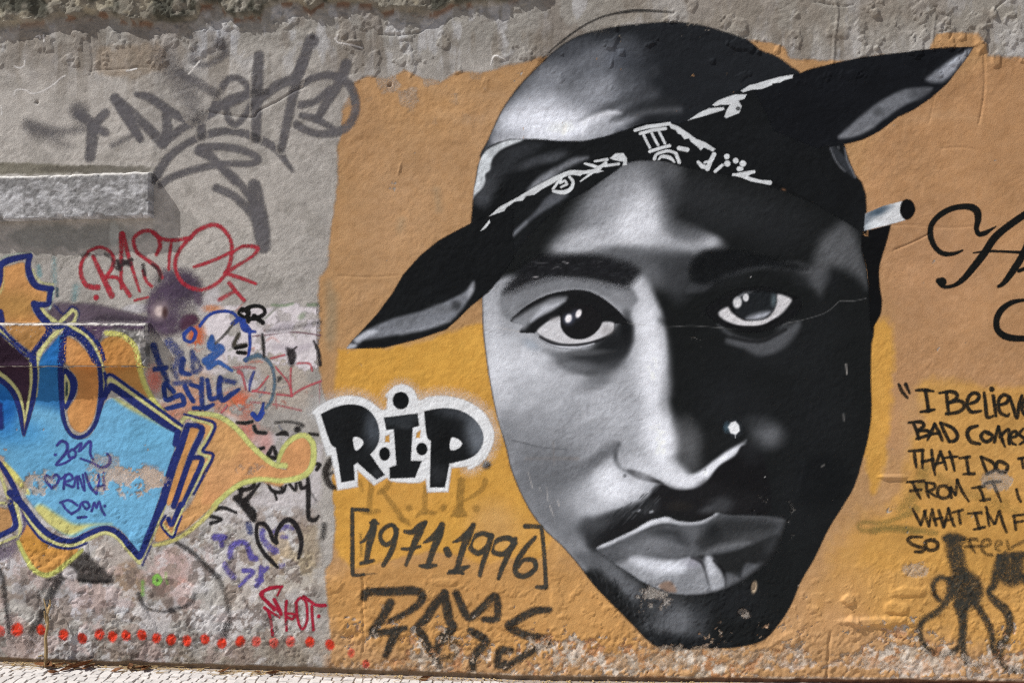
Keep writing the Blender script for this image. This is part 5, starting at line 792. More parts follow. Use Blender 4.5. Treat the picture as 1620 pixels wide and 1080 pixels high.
# ---------------------------------------------------------------- what each piece of painting is: name, label, category, group
TAGS = 'tags sprayed and scribbled on the grey left part of the wall'
KEEP_EMPTY = ('mural', 'rip', 'dates', 'piece', 'quote', 'script', 'grey', 'scrawl')
THINGS = {
 'mural': ('painted_portrait', 'huge black and white portrait of a man wearing a knotted bandana, on an ochre ground', 'mural', None),
 'rip': ('block_lettering', 'bold black R.I.P block letters with a thick white outline beside the painted face', 'lettering', None),
 'ghost': ('faded_lettering', 'faded olive letters showing below the white outlined block letters', 'lettering', None),
 'dates': ('painted_dates', 'black bracketed years 1971.1996 under the white outlined block letters', 'lettering', None),
 'scrawl': ('scrawled_tag', 'big angular dark scrawl below the bracketed years near the ground', 'tag', None),
 'quote': ('painted_quotation', 'black handwritten quotation in six lines at the right edge, under the calligraphic letter', 'lettering', None),
 'script': ('calligraphic_lettering', 'black curled calligraphic lettering at the right edge above the quotation', 'lettering', None),
 'fadedtag': ('faded_tag', 'faint greenish angular tag running behind the lower lines of the quotation', 'tag', None),
 'blobtag': ('black_tag', 'blurry black looping tag below the quotation in the bottom right corner', 'tag', None),
 'grey': ('grey_tag', 'wide grey spray tag with an arch and swirl above the red lettering', 'tag', TAGS),
 'rasto': ('red_lettering', 'thin red RASTO lettering with an arrow just right of the upper stone ledge', 'tag', TAGS),
 'skot': ('red_lettering', 'small dark red SKOT lettering above the end of the row of red dots', 'tag', TAGS),
 'dots': ('red_dot', '', 'paint dot', 'row of red paint dots along the foot of the wall'),
 'piece': ('graffiti_piece', 'large blue and orange graffiti piece with navy and cream outlines crossing the lower ledge', 'graffiti', None),
 'loveword': ('purple_lettering', 'small purple handwriting with 2011 and a heart inside the blue graffiti', 'tag', TAGS),
 'whitewash': ('whitewash_patch', 'worn whitish and pinkish paint patch under the scribbles left of the ochre ground', 'paint patch', None),
 'smudge': ('purple_smudge', 'dull purple spray smudge with an eye shape below the red lettering', 'graffiti', TAGS),
 'freestyle': ('blue_lettering', 'smeared dark blue FREE STYLE lettering right of the lower stone ledge', 'tag', TAGS),
 'bluearc': ('blue_scribble', 'blue arc and arrow scribble on the whitewash patch', 'tag', TAGS),
 'ortag': ('black_letters', 'small black OR letters and strokes at the top of the whitewash patch', 'tag', TAGS),
 'redlines': ('red_scribble', 'thin faint red crossing lines at the right of the whitewash patch', 'tag', TAGS),
 'blackdrip': ('black_scribble', 'black splotch and thin grey strokes among the faint red lines', 'tag', TAGS),
 'yng': ('black_lettering', 'broken black lettering partly hidden under the orange curl of the big graffiti', 'tag', TAGS),
 'heart': ('painted_heart', 'black outlined heart above the small dark red lettering', 'tag', TAGS),
 'purpletag': ('purple_scribble', 'smeared purple scribble around the black heart', 'tag', TAGS),
 'greenmark': ('green_mark', 'small light green mark on the pink worn plaster low on the wall', 'tag', TAGS),
 'lowstrokes': ('black_strokes', 'broad black spray strokes running down to the ground below the blue graffiti', 'tag', TAGS),
 'teal': ('teal_marks', 'faint teal streaks between the upper ledge and the red lettering', 'tag', TAGS),
 'scratch': ('chalk_scratches', 'thin white chalk scratches on the grey plaster above the upper ledge', 'scratches', TAGS),
}
DOT_LABELS = ['pale red dot cut by the left edge of the picture', 'largest red dot, left of the dry weed, on the thin black stroke', 'red dot partly behind the dry weed stem',
 'fourth red dot from the left, first one right of the dry weed', 'low oval red dot, second one right of the dry weed', 'red dot that starts the tight run of three, under the grey scaled plaster', 'red dot in the middle of the tight run of three', 'red dot that ends the tight run of three',
 'highest red dot of the row, below the black smile-shaped stroke', 'ninth clear red dot, just right of the highest one', 'narrow red dot two to the right of the highest one', 'red dot three to the right of the highest one', 'red dot just left of the lower end of the black spray stroke',
 'red dot at the lower end of the long black spray stroke', 'red dot just right of the long black spray stroke', 'washed-out pink dot in the row, left of the red lettering', 'faint red dot under the first letter of the small red lettering', 'faint red dot under the middle of the small red lettering', 'bright red dot under the end of the small red lettering',
 'red dot right of the small red lettering, at the edge of the ochre paint', 'small faint red dot on the ochre edge, second from the right end', 'lowest and last pale red dot at the right end of the row']
# ---------------------------------------------------------------- the wall's relief
def wall_x(u): return (np.asarray(u) - 810) * S
def wall_z(v): return CAM_H + (540 - np.asarray(v)) * S
def base_v(u):                                                        # where wall and pavement meet (the street slopes)
    u = np.asarray(u, float); return 1046 + .034 * np.minimum(u, 880) + .008 * np.maximum(u - 880, 0)

LEDGES = [(-330, 243, 275, 344.5, -8 / 243., -6 / 243.), (-330, 237, 511.5, 579.5, 0.0, 0.0)]   # u0, u1, top, bottom, slopes
LEDGE_P = 0.05
def ledge_bounds(i, u):
    u0, u1, a, b, sa, sb = LEDGES[i]
    return a + sa * (u - u1), b + sb * (u - u1)
def on_ledge(u, v, grow=0.0):
    m = np.zeros(np.shape(u), bool)
    for i in range(2):
        a, b = ledge_bounds(i, u)
        m |= (u > LEDGES[i][0]) & (u < LEDGES[i][1] + grow) & (v > a - grow) & (v < b + grow)
    return m
def ledge_relief(u, v):
    return LEDGE_P + (fbm(u, v, 7, 4, 301, .6) - .5) * .007 + (fbm(u, v, 60, 3, 305) - .5) * .006

CRUST = np.array([(-200, 46), (0, 42), (22, 40), (36, 36), (66, 33), (90, 24), (120, 26), (135, 22), (168, 20), (190, 28), (212, 31), (240, 35), (258, 32), (275, 36), (290, 33), (312, 30), (320, 8), (345, 4), (358, 20), (372, 28), (395, 24), (412, 26), (420, 10), (440, 4),
                  (470, 2), (492, 16), (510, 4), (540, 3), (590, 6), (605, 19), (625, 13), (645, 17), (690, 18), (712, 6), (760, 2), (800, 2), (850, -14), (900, -60), (1900, -60)], float)
CRACKS = [('s', '140,52 144,75 146,100 142,118', 1.6, -.003), ('s', '142,112 165,110 190,109 230,106 245,112', 1.3, -.003), ('s', '320,176 395,186 410,175 440,160 462,146 480,138', 1.8, -.004),
          ('s', '587,30 588,60 590,90', 1.3, -.002), ('s', '600,54 640,55 668,48 690,28', 1.8, -.004), ('s', '1321,0 1325,22 1320,60 1318,100', 1.8, .004), ('s', '1592,0 1575,14 1571,24', 1.8, -.004), ('s', '1556,86 1558,130 1554,170 1549,195', 1.5, -.003),
          ('s', '1290,3 1330,10 1350,8', 1.6, -.004), ('s', '1480,25 1475,60 1477,80', 1.6, .003), ('s', '1314,1000 1311,1030 1309,1072', 2.2, -.006), ('s', '572,910 575,925 573,955 576,1000 574,1030', 1.8, -.005), ('s', '575,912 590,940', 1.6, -.004),
          ('s', '380,770 430,900 480,905', .01, 0), ('s', '1408,357 1440,356 1470,358 1500,360 1540,358', 1.2, -.002), ('s', '1415,395 1440,385 1470,370', 1.6, -.003), ('s', '535,436 580,438 630,436', 1.2, -.002), ('s', '700,505 740,518 800,530', .8, -.0015),
          ('s', '1490,235 1530,233 1545,238', 1.3, -.002), ('s', '1470,195 1475,170 1480,150', 1.0, -.0015), ('s', '630,275 634,258', 1.3, .003), ('s', '1380,582 1400,596', 1.0, -.001), ('s', '285,1010 290,1020 285,1040', 1.4, -.003), ('s', '240,990 244,1010', 1.4, -.003)]
CRACK_PTS = [(smooth(q(t, p), False, 4), w, d) for t, p, w, d in CRACKS if d]

def relief(u, v):
    """how far the plaster stands out from the wall plane, metres"""
    u = np.asarray(u, np.float64); v = np.asarray(v, np.float64)
    h = (fbm(u, v, 260, 3, 401) - .5) * .018 + (fbm(u, v, 70, 3, 405) - .5) * .004
    # trowel marks of the render and its sandy grain, coarser where the coat is bare
    h = h + (vn(u + .35 * v, v * 1.7, 22, 409) - .5) * .0013
    rough = .45 + .8 * sstep(.3, .7, fbm(u, v * 1.4, 120, 3, 407)) + .9 * sstep(120, 30, v) + 1.3 * sstep(930, 1040, v) + .35 * sstep(520, 480, u)
    h = h + ((fbm(u, v * 1.15, 10, 3, 411, .66) - .5) * .0021 + (vn(u, v, 4.3, 417) - .5) * .00085 + (vn(u, v, 2.6, 419) - .5) * .0005) * rough
    # thick old crust along the top with a ragged lower edge
    edge = np.interp(u, CRUST[:, 0], CRUST[:, 1]) + (fbm(u, v, 22, 5, 421, .55) - .5) * 18
    k = sstep(1.0, -2.0, v - edge)
    cr = fbm(u, v, 30, 5, 425, .66)
    h = h + k * (.022 + (cr - .5) * .022 + .004 * sstep(.52, .54, cr))
    hollow = sstep(0, 6, v - edge) * sstep(34, 10, v - edge) * sstep(900, 700, u)
    h = h - hollow * .006 * sstep(.45, .6, fbm(u, v, 40, 3, 429))
    # loose flakes below the crust
    fl = fbm(u, v, 30, 4, 431, .6) + .10 * sstep(120, 45, v) * sstep(900, 700, u) - .02
    h = h + .0042 * sstep(.655, .664, fl) * sstep(170, 80, v)
    # worn-off coats: paint film and skim are a step proud of what lies below
    w = wear(u, v)
    h = h - .0026 * w * sstep(700, 850, v) - .0016 * w
    # scaling plaster low on the left
    sc = fbm(u, v, 52, 5, 435, .62)
    lo = sstep(560, 440, u) * sstep(760, 880, v) * sstep(1040, 985, v)
    h = h + lo * (.0045 * sstep(.50, .515, sc) + .003 * sstep(.58, .59, sc)) + lo * (fbm(u, v, 8, 3, 437) - .5) * .003 * sstep(.52, .47, sc)
    # blistered yellow coat low down
    bl = fbm(u, v, 11, 4, 441, .66); zone = sstep(880, 950, v) * sstep(1050, 1000, v) * sstep(500, 540, u)
    zone = np.maximum(zone, sstep(190, 60, np.hypot((u - 1480) * .8, (v - 960) * 1.6)))
    h = h + zone * .0016 * sstep(.56, .62, bl) + zone * .0014 * sstep(.64, .67, bl)
    grit = sstep(985, 1015, v + 40 * (fbm(u, v, 60, 3, 447) - .5)) * sstep(500, 540, u)
    h = h + grit * ((vn(u, v, 4.4, 443) - .5) * .0042 + (vn(u, v, 7.5, 444) - .5) * .0036)
    for cu, cv, ru, rv, a in ((1390, 982, 62, 9, .010), (1340, 947, 14, 10, .010), (1350, 980, 12, 8, .010), (1420, 960, 24, 12, .007), (1440, 935, 40, 9, .005), (1412, 754, 26, 4, .007), (1250, 1010, 16, 14, .007), (1552, 62, 12, 26, .010), (1572, 20, 5, 10, .012), (1387, 76, 4, 4, .012), (1575, 95, 8, 14, .006),
                              (1170, 44, 14, 16, .008), (1330, 48, 24, 14, .004), (1385, 20, 8, 8, .010), (525, 925, 26, 16, .005), (545, 990, 40, 16, .006), (560, 66, 14, 4, .010), (540, 55, 10, 8, .006), (650, 92, 6, 10, .004), (790, 90, 16, 8, .005), (800, 985, 22, 10, .004), (880, 945, 12, 30, .003), (700, 920, 30, 6, .003), (1193, 928, 5, 9, -.008), (1176, 970, 10, 9, -.009), (617, 134, 4, 4, -.012), (58, 162, 3, 2.4, -.008)):
        r = np.hypot((u - cu) / ru, (v - cv) / rv) + (fbm(u, v, 12, 3, 445) - .5) * .9
        h = h + a * sstep(1.0, .55, r)
    for p, wd, d in CRACK_PTS:
        lo_, hi_ = p.min(0) - 6, p.max(0) + 6
        m = (u > lo_[0]) & (u < hi_[0]) & (v > lo_[1]) & (v < hi_[1])
        if not m.any(): continue
        uu, vv = u[m], v[m]; D = np.full(uu.shape, 99.)
        for i in range(len(p) - 1):
            e = p[i + 1] - p[i]; L2 = max(e @ e, 1e-9)
            t = np.clip(((uu - p[i][0]) * e[0] + (vv - p[i][1]) * e[1]) / L2, 0, 1)
            D = np.minimum(D, np.hypot(uu - p[i][0] - t * e[0], vv - p[i][1] - t * e[1]))
        h[m] += d * sstep(wd * 1.6, wd * .3, D)
    # the render stops short of the ground; the footing behind it is set back
    foot = base_v(u) - 6 + (fbm(u, v * .3, 40, 3, 451) - .5) * 9 + 2 * sstep(900, 1300, u)
    h = h - .014 * sstep(-1, 2.0, v - foot)
    return h

def surface(u, v):
    """plaster relief with the two ledges standing on it"""
    x = np.interp(u, wu, np.arange(len(wu))); y = np.interp(v, wv, np.arange(len(wv)))
    xi = np.minimum(x.astype(int), len(wu) - 2); yi = np.minimum(y.astype(int), len(wv) - 2); fx, fy = x - xi, y - yi
    a, b, c, d = Hh[yi, xi], Hh[yi, xi + 1], Hh[yi + 1, xi], Hh[yi + 1, xi + 1]
    h = np.where(fx + fy <= 1, a + fx * (b - a) + fy * (c - a), d + (1 - fx) * (c - d) + (1 - fy) * (b - d))   # same triangles as the wall
    m = on_ledge(u, v)
    if m.any(): h[m] = ledge_relief(u[m], v[m])
    return h

def wall_colour(u, v):
    n1 = fbm(u, v, 150, 4, 501); n2 = fbm(u, v, 40, 4, 505, .6); n3 = fbm(u, v * .45, 24, 4, 509, .6)
    c = np.empty(u.shape + (3,), np.float64); c[:] = (161, 157, 152)
    def mix(m, col):
        nonlocal c
        c = c + (np.array(col, float) - c) * m[..., None]
    mix(sstep(.42, .68, n1) * .5, (175, 170, 164)); mix(sstep(.55, .3, n1) * .5, (147, 143, 139)); mix(sstep(.55, .7, n2) * .35, (128, 124, 118))
    mix(sstep(130, 40, v) * .75, (136, 133, 127))
    mix(sstep(150, 60, v) * sstep(.50, .62, n3) * .7, (172, 172, 174)); mix(sstep(160, 60, v) * sstep(.50, .40, fbm(u, v * .6, 46, 4, 513)) * .55, (118, 110, 102))
    edge = np.interp(u, CRUST[:, 0], CRUST[:, 1])
    mix(sstep(8, -2, v - edge) * .75, (118, 113, 101)); mix(sstep(4, -4, v - edge) * sstep(.46, .58, n2) * .85, (66, 66, 58)); mix(sstep(4, -2, v - edge) * sstep(.58, .64, fbm(u, v, 30, 3, 517)) * .6, (168, 160, 140))
    mix(sstep(0, 3, v - edge) * sstep(14, 4, v - edge) * sstep(.5, .6, fbm(u, v, 18, 3, 519)) * sstep(900, 700, u) * .7, (112, 82, 64))
    for cu, cv, ru, rv, col, a in ((205, 95, 80, 30, (146, 130, 112), .6), (335, 65, 40, 24, (160, 162, 168), .6), (60, 60, 70, 40, (142, 136, 128), .5), (20, 268, 160, 10, (104, 100, 88), .8), (150, 268, 90, 8, (96, 92, 84), .8), (110, 375, 130, 26, (126, 126, 122), .7), (180, 372, 8, 24, (170, 172, 168), .7),
                                   (330, 480, 26, 26, (182, 178, 184), .6), (215, 488, 26, 8, (186, 184, 192), .6), (440, 600, 60, 60, (172, 160, 148), .6), (450, 520, 60, 40, (186, 180, 184), .5), (260, 560, 20, 40, (164, 158, 150), .5), (430, 830, 50, 60, (186, 184, 186), .8), (370, 800, 30, 40, (180, 172, 168), .6), (490, 860, 20, 50, (150, 134, 112), .7), (465, 890, 44, 24, (160, 146, 122), .8), (450, 925, 60, 20, (184, 176, 164), .6), (455, 960, 60, 36, (172, 168, 168), .5), (440, 868, 20, 30, (164, 146, 122), .7),
                                   (130, 950, 60, 34, (178, 174, 178), .85), (35, 900, 40, 40, (176, 170, 172), .8), (180, 880, 40, 30, (172, 160, 152), .6), (280, 905, 60, 40, (184, 158, 153), .8), (280, 930, 40, 20, (180, 136, 124), .6), (205, 925, 26, 40, (142, 118, 96), .75), (195, 960, 16, 14, (190, 192, 198), .8), (320, 905, 26, 40, (184, 182, 180), .7), (330, 970, 50, 24, (184, 180, 176), .6), (250, 975, 60, 16, (150, 138, 130), .6), (380, 950, 40, 50, (178, 170, 162), .6), (290, 950, 24, 8, (84, 62, 56), .6),
                                   (160, 1020, 200, 26, (136, 130, 124), .7), (420, 1030, 140, 24, (144, 134, 122), .7), (620, 1052, 120, 16, (142, 120, 92), .6), (20, 700, 60, 90, (178, 146, 118), .6), (200, 750, 120, 50, (186, 160, 138), .8), (30, 940, 20, 20, (120, 116, 116), .5), (105, 925, 22, 30, (110, 106, 104), .45)):
        r = np.hypot((u - cu) / ru, (v - cv) / rv) + (fbm(u, v, 22, 4, 521, .6) - .5) * 1.1
        mix(a * sstep(1.05, .6, r), col)
    mix(sstep(40, 60, v) * sstep(200, 70, v) * sstep(.54, .66, fbm(u, v * .12, 16, 4, 561, .6)) * .5, (112, 104, 94)); mix(sstep(30, 60, v) * sstep(140, 60, v) * sstep(.56, .64, fbm(u, v * .2, 24, 4, 565, .6)) * sstep(850, 950, u) * .5, (176, 174, 172)); mix(sstep(900, 1000, u) * sstep(95, 40, v) * .35, (138, 130, 118))
    mix(sstep(1000, 1045, v) * sstep(.4, .6, fbm(u, v * .5, 30, 4, 569)) * .55, (112, 100, 86))
    right = sstep(500, 540, u)
    mix(right * sstep(980, 1015, v) * .85, (172, 154, 134)); mix(right * sstep(.48, .60, fbm(u, v, 14, 4, 533, .65)) * sstep(960, 1010, v) * .75, (170, 116, 74)); mix(right * sstep(.53, .60, fbm(u, v, 12, 4, 531, .65)) * sstep(975, 1025, v) * .8, (200, 190, 178)); mix(right * sstep(1180, 1240, u) * sstep(1030, 1060, v) * .6, (190, 178, 168))
    mix(sstep(.53, .56, fbm(u, v, 44, 5, 541, .62)) * sstep(520, 480, u) * sstep(700, 820, v) * .65, (192, 189, 190)); mix(sstep(.57, .60, fbm(u, v, 30, 5, 545, .64)) * sstep(520, 480, u) * sstep(740, 840, v) * .65, (130, 116, 106)); mix(sstep(.60, .63, fbm(u, v, 20, 5, 547, .66)) * sstep(520, 480, u) * sstep(780, 860, v) * .6, (96, 84, 78)); mix(sstep(.57, .62, fbm(u, v, 36, 5, 549, .62)) * sstep(420, 300, u) * sstep(820, 880, v) * .5, (180, 158, 153))
    foot = base_v(u) - 7
    mix(sstep(-2, 3, v - foot) * .9, (138, 118, 96)); mix(sstep(1400, 800, u) * 0 + sstep(0, 5, v - foot) * sstep(900, 1300, u) * .6, (104, 62, 46))
    c *= (1 + (fbm(u, v, 9, 3, 551) - .5) * .16)[..., None]
    return np.clip(c, 0, 255) / 255.

def lin(c):
    c = np.asarray(c, np.float64)
    return np.where(c <= .04045, c / 12.92, ((c + .055) / 1.055) ** 2.4)

# ---------------------------------------------------------------- materials
def mat(name):
    m = bpy.data.materials.new(name); m.use_nodes = True
    nt = m.node_tree; nt.nodes.clear()
    out = nt.nodes.new('ShaderNodeOutputMaterial'); b = nt.nodes.new('ShaderNodeBsdfPrincipled')
    return m, nt, out, b
def noise(nt, scale, detail=4, rough=.6, coord='Position'):
    n = nt.nodes.new('ShaderNodeTexNoise'); n.inputs['Scale'].default_value = scale; n.inputs['Detail'].default_value = detail; n.inputs['Roughness'].default_value = rough
    if coord == 'Position':
        gm = nt.nodes.new('ShaderNodeNewGeometry'); nt.links.new(gm.outputs['Position'], n.inputs['Vector'])
    else:
        tc = nt.nodes.new('ShaderNodeTexCoord'); nt.links.new(tc.outputs['Object'], n.inputs['Vector'])
    return n
def ramp_val(nt, sock, a, b):
    r = nt.nodes.new('ShaderNodeMapRange'); r.inputs['To Min'].default_value = a; r.inputs['To Max'].default_value = b
    r.inputs['From Min'].default_value = .3; r.inputs['From Max'].default_value = .7
    nt.links.new(sock, r.inputs['Value']); return r.outputs['Result']
def times(nt, col, val):
    m = nt.nodes.new('ShaderNodeMix'); m.data_type = 'RGBA'; m.blend_type = 'MULTIPLY'; m.inputs[0].default_value = 1
    nt.links.new(col, m.inputs[6]); nt.links.new(val, m.inputs[7]); return m.outputs[2]
def bump(nt, b, hs, strength, dist):
    bp = nt.nodes.new('ShaderNodeBump'); bp.inputs['Strength'].default_value = strength; bp.inputs['Distance'].default_value = dist
    nt.links.new(hs, bp.inputs['Height']); nt.links.new(bp.outputs['Normal'], b.inputs['Normal'])

def coated(name, attr, rough, alpha, spec=.25, amp=.10, bs=.5):
    m, nt, out, b = mat(name)
    at = nt.nodes.new('ShaderNodeAttribute'); at.attribute_name = attr
    n1 = noise(nt, 150, 4, .7); n2 = noise(nt, 34, 5)
    c = times(nt, at.outputs['Color'], ramp_val(nt, n1.outputs['Fac'], 1 - amp, 1 + amp)); c = times(nt, c, ramp_val(nt, n2.outputs['Fac'], 1 - amp * .6, 1 + amp * .6))
    nt.links.new(c, b.inputs['Base Color']); b.inputs['Roughness'].default_value = rough; b.inputs['Specular IOR Level'].default_value = spec
    n0 = noise(nt, 230, 2, .6); ad = nt.nodes.new('ShaderNodeMath'); ad.operation = 'ADD'; nt.links.new(n0.outputs['Fac'], ad.inputs[0]); nt.links.new(n1.outputs['Fac'], ad.inputs[1])
    bump(nt, b, ad.outputs[0], bs, .0024)
    if alpha:
        tr = nt.nodes.new('ShaderNodeBsdfTransparent'); mx = nt.nodes.new('ShaderNodeMixShader')
        # where the coat is thin the spray lies as separate specks
        n3 = noise(nt, 900, 1.0, .5)
        a1 = nt.nodes.new('ShaderNodeFloatCurve'); cv = a1.mapping.curves[0]
        cv.points[0].location = (0, .16); cv.points[1].location = (1, .84)
        for px, py in ((.04, .30), (.20, .405), (.50, .50), (.80, .595), (.96, .70)): cv.points.new(px, py)
        a1.mapping.update(); nt.links.new(at.outputs['Alpha'], a1.inputs['Value'])
        a2 = nt.nodes.new('ShaderNodeMath'); a2.operation = 'SUBTRACT'; nt.links.new(a1.outputs[0], a2.inputs[0]); nt.links.new(n3.outputs['Fac'], a2.inputs[1])
        a3 = nt.nodes.new('ShaderNodeMath'); a3.operation = 'MULTIPLY_ADD'; a3.use_clamp = True; a3.inputs[1].default_value = 10.0; a3.inputs[2].default_value = .5
        nt.links.new(a2.outputs[0], a3.inputs[0]); nt.links.new(a3.outputs[0], mx.inputs[0]); nt.links.new(tr.outputs[0], mx.inputs[1]); nt.links.new(b.outputs[0], mx.inputs[2]); nt.links.new(mx.outputs[0], out.inputs['Surface'])
    else:
        nt.links.new(b.outputs[0], out.inputs['Surface'])
    return m
M_PLASTER = coated('plaster', 'paint', .92, False, .12, .15, .8)
M_PAINT = coated('spray_paint', 'paint', .75, True, .06, .07, .5)

def plain(name, col, rough=.9, amp=.25, scale=60, bs=.4, bd=.002, coord='Position', rnd=0):
    m, nt, out, b = mat(name)
    rgb = nt.nodes.new('ShaderNodeRGB'); rgb.outputs[0].default_value = (*col, 1)
    n = noise(nt, scale, 5, .65, coord); c = times(nt, rgb.outputs[0], ramp_val(nt, n.outputs['Fac'], 1 - amp, 1 + amp))
    if rnd:
        oi = nt.nodes.new('ShaderNodeObjectInfo'); mr = nt.nodes.new('ShaderNodeMapRange'); mr.inputs['To Min'].default_value = 1 - rnd; mr.inputs['To Max'].default_value = 1 + rnd
        nt.links.new(oi.outputs['Random'], mr.inputs['Value']); c = times(nt, c, mr.outputs['Result'])
    nt.links.new(c, b.inputs['Base Color']); b.inputs['Roughness'].default_value = rough; b.inputs['Specular IOR Level'].default_value = .25
    bump(nt, b, n.outputs['Fac'], bs, bd); nt.links.new(b.outputs[0], out.inputs['Surface'])
    return m
M_STONE = plain('limestone', (.60, .57, .545), .75, .14, 130, .5, .002, 'Position', .10)
M_SAND = plain('joint_sand', (.36, .30, .25), .95, .3, 300, .6, .002)
M_MASONRY = plain('masonry', (.30, .28, .25), .95, .2, 20)
M_LEAF = plain('dry_leaf', (.27, .125, .055), .7, .35, 90, .4, .001, 'Object', .35)
M_STRAW = plain('straw', (.42, .30, .15), .8, .25, 120, .3, .001, 'Object', .2)

# ---------------------------------------------------------------- mesh helpers
def link(name, me, m, parent=None, **props):
    o = bpy.data.objects.new(name, me); COL.objects.link(o)
    if m and not me.materials: me.materials.append(m)
    if parent: o.parent = parent
    for k, val in props.items():
        if val: o[k] = val
    return o
def thing(name, label, cat, loc, group=None):
    o = bpy.data.objects.new(name, None); COL.objects.link(o); o.location = loc
    o.empty_display_size = .05; o['label'] = label; o['category'] = cat
    if group: o['group'] = group
    return o
def grid_mesh(name, co, rgba, keep=None):
    """co: rows x cols x 3"""
    nr, nc = co.shape[:2]
    idx = np.arange(nr * nc).reshape(nr, nc)
    # rows run downwards, so this winding faces the street
    f = np.stack([idx[1:, :-1], idx[1:, 1:], idx[:-1, 1:], idx[:-1, :-1]], -1)
    f = f[keep] if keep is not None else f.reshape(-1, 4)
    f = np.stack([f[:, [0, 2, 3]], f[:, [0, 1, 2]]], 1).reshape(-1, 3)
    used = np.zeros(nr * nc, bool); used[f.ravel()] = True
    remap = np.cumsum(used) - 1
    f = remap[f]; v = co.reshape(-1, 3)[used]; c = rgba.reshape(-1, 4)[used]
    me = bpy.data.meshes.new(name)
    me.vertices.add(len(v)); me.vertices.foreach_set('co', v.astype(np.float32).ravel())
    me.loops.add(f.size); me.loops.foreach_set('vertex_index', f.astype(np.int32).ravel())
    me.polygons.add(len(f)); me.polygons.foreach_set('loop_start', np.arange(0, f.size, 3, dtype=np.int32))
    me.polygons.foreach_set('use_smooth', np.ones(len(f), bool))
    at = me.color_attributes.new('paint', 'FLOAT_COLOR', 'POINT'); at.data.foreach_set('color', c.astype(np.float32).ravel())
    me.update(); me.validate()
    return me

# ---------------------------------------------------------------- ground
SLOPE = -(31 / 1620.)
def ground_z(x): return float(wall_z(base_v(810 + x / S)))
def sheet(name, m, x0, x1, y0, y1, dz, **props):
    me = bpy.data.meshes.new(name)
    xs = (x0, (880 - 810) * S, x1)                                        # the slope eases off here
    me.from_pydata([(x, y, ground_z(x) + dz) for x in xs for y in (y0, y1)], [], [(0, 2, 3, 1), (2, 4, 5, 3)]); return link(name, me, m, None, **props)
pavement = sheet('pavement', M_SAND, -80, 80, -80, 80, -0.006, kind='structure')

def cobble_mesh(w, d, rng):
    """one hand-cut stone: uneven outline, rounded shoulders"""
    bm = bmesh.new(); h = .05
    base = [(-w / 2, -d / 2), (0, -d / 2), (w / 2, -d / 2), (w / 2, d / 2), (0, d / 2), (-w / 2, d / 2)]
    base = [(x + rng.uniform(-.004, .004), y + rng.uniform(-.004, .004)) for x, y in base]
    rings = []
    for k, z in ((1.0, -h), (1.0, -.004), (.90, .0)):
        rings.append([bm.verts.new((x * k, y * k, z + (rng.uniform(-.0015, .0015) if k < 1 else 0))) for x, y in base])
    n = len(base)
    for a, b in zip(rings, rings[1:]):
        for i in range(n): bm.faces.new((a[i], a[(i + 1) % n], b[(i + 1) % n], b[i]))
    bm.faces.new(rings[-1])
    me = bpy.data.meshes.new('cobblestone'); bm.to_mesh(me); bm.free(); me.materials.append(M_STONE)
    return me

def lay_cobbles():
    rng = random.Random(11); near, far = [], []
    y = -.034; r = 0
    while y > -2.7:
        d = rng.uniform(.036, .046); x = -4.6 + rng.uniform(0, .04)
        while x < 4.6:
            w = rng.uniform(.038, .058)
            yy = y - d / 2 + .010 * math.sin(x * 3.1 + r * .35) + rng.uniform(-.003, .003)
            rec = (x + w / 2, yy, w - .004, d - .0035, rng.uniform(-.10, .10) - .08)
            ud = 810 + rec[0] / S; drop = CAM_H - ground_z(rec[0]); vis = drop / (CAM_D + rec[1]) * CAM_D / S < 545 and abs(rec[0] / (CAM_D + rec[1])) * CAM_D < 2.46
            (near if vis else far).append(rec); x += w
        y -= d; r += 1
    near.sort(key=lambda s: s[1]); far += near[300:]; near = near[:300]
    kinds = [cobble_mesh(.044, .038, rng) for _ in range(8)]
    for i, (x, yy, w, d, a) in enumerate(near):
        o = bpy.data.objects.new('cobblestone', kinds[i % 8]); COL.objects.link(o); o.parent = pavement
        o.location = (x, yy, ground_z(x) + rng.uniform(-.002, .002)); o.scale = (w / .044, d / .038, 1); o.rotation_euler = (rng.uniform(-.03, .03), rng.uniform(-.03, .03) + (.034 if x < .21 else .008), a)
    bm_v, bm_f = [], []
    for (x, yy, w, d, a) in far:
        ca, sa = math.cos(a), math.sin(a); z = ground_z(x) + rng.uniform(-.002, .002); n0 = len(bm_v)
        for k, dz in ((1, -.03), (1, -.004), (.9, 0)):
            for sx, sy in ((-1, -1), (1, -1), (1, 1), (-1, 1)):
                px, py = sx * w / 2 * k + rng.uniform(-.002, .002), sy * d / 2 * k + rng.uniform(-.002, .002)
                bm_v.append((x + px * ca - py * sa, yy + px * sa + py * ca, z + dz))
        for l in (0, 4):
            for i in range(4): bm_f.append((n0 + l + i, n0 + l + (i + 1) % 4, n0 + l + 4 + (i + 1) % 4, n0 + l + 4 + i))
        bm_f.append((n0 + 8, n0 + 9, n0 + 10, n0 + 11))
    me = bpy.data.meshes.new('cobblestones'); me.from_pydata(bm_v, [], bm_f)
    o = link('paving_stone_field', me, M_STONE, pavement); o['kind'] = 'stuff'
lay_cobbles()

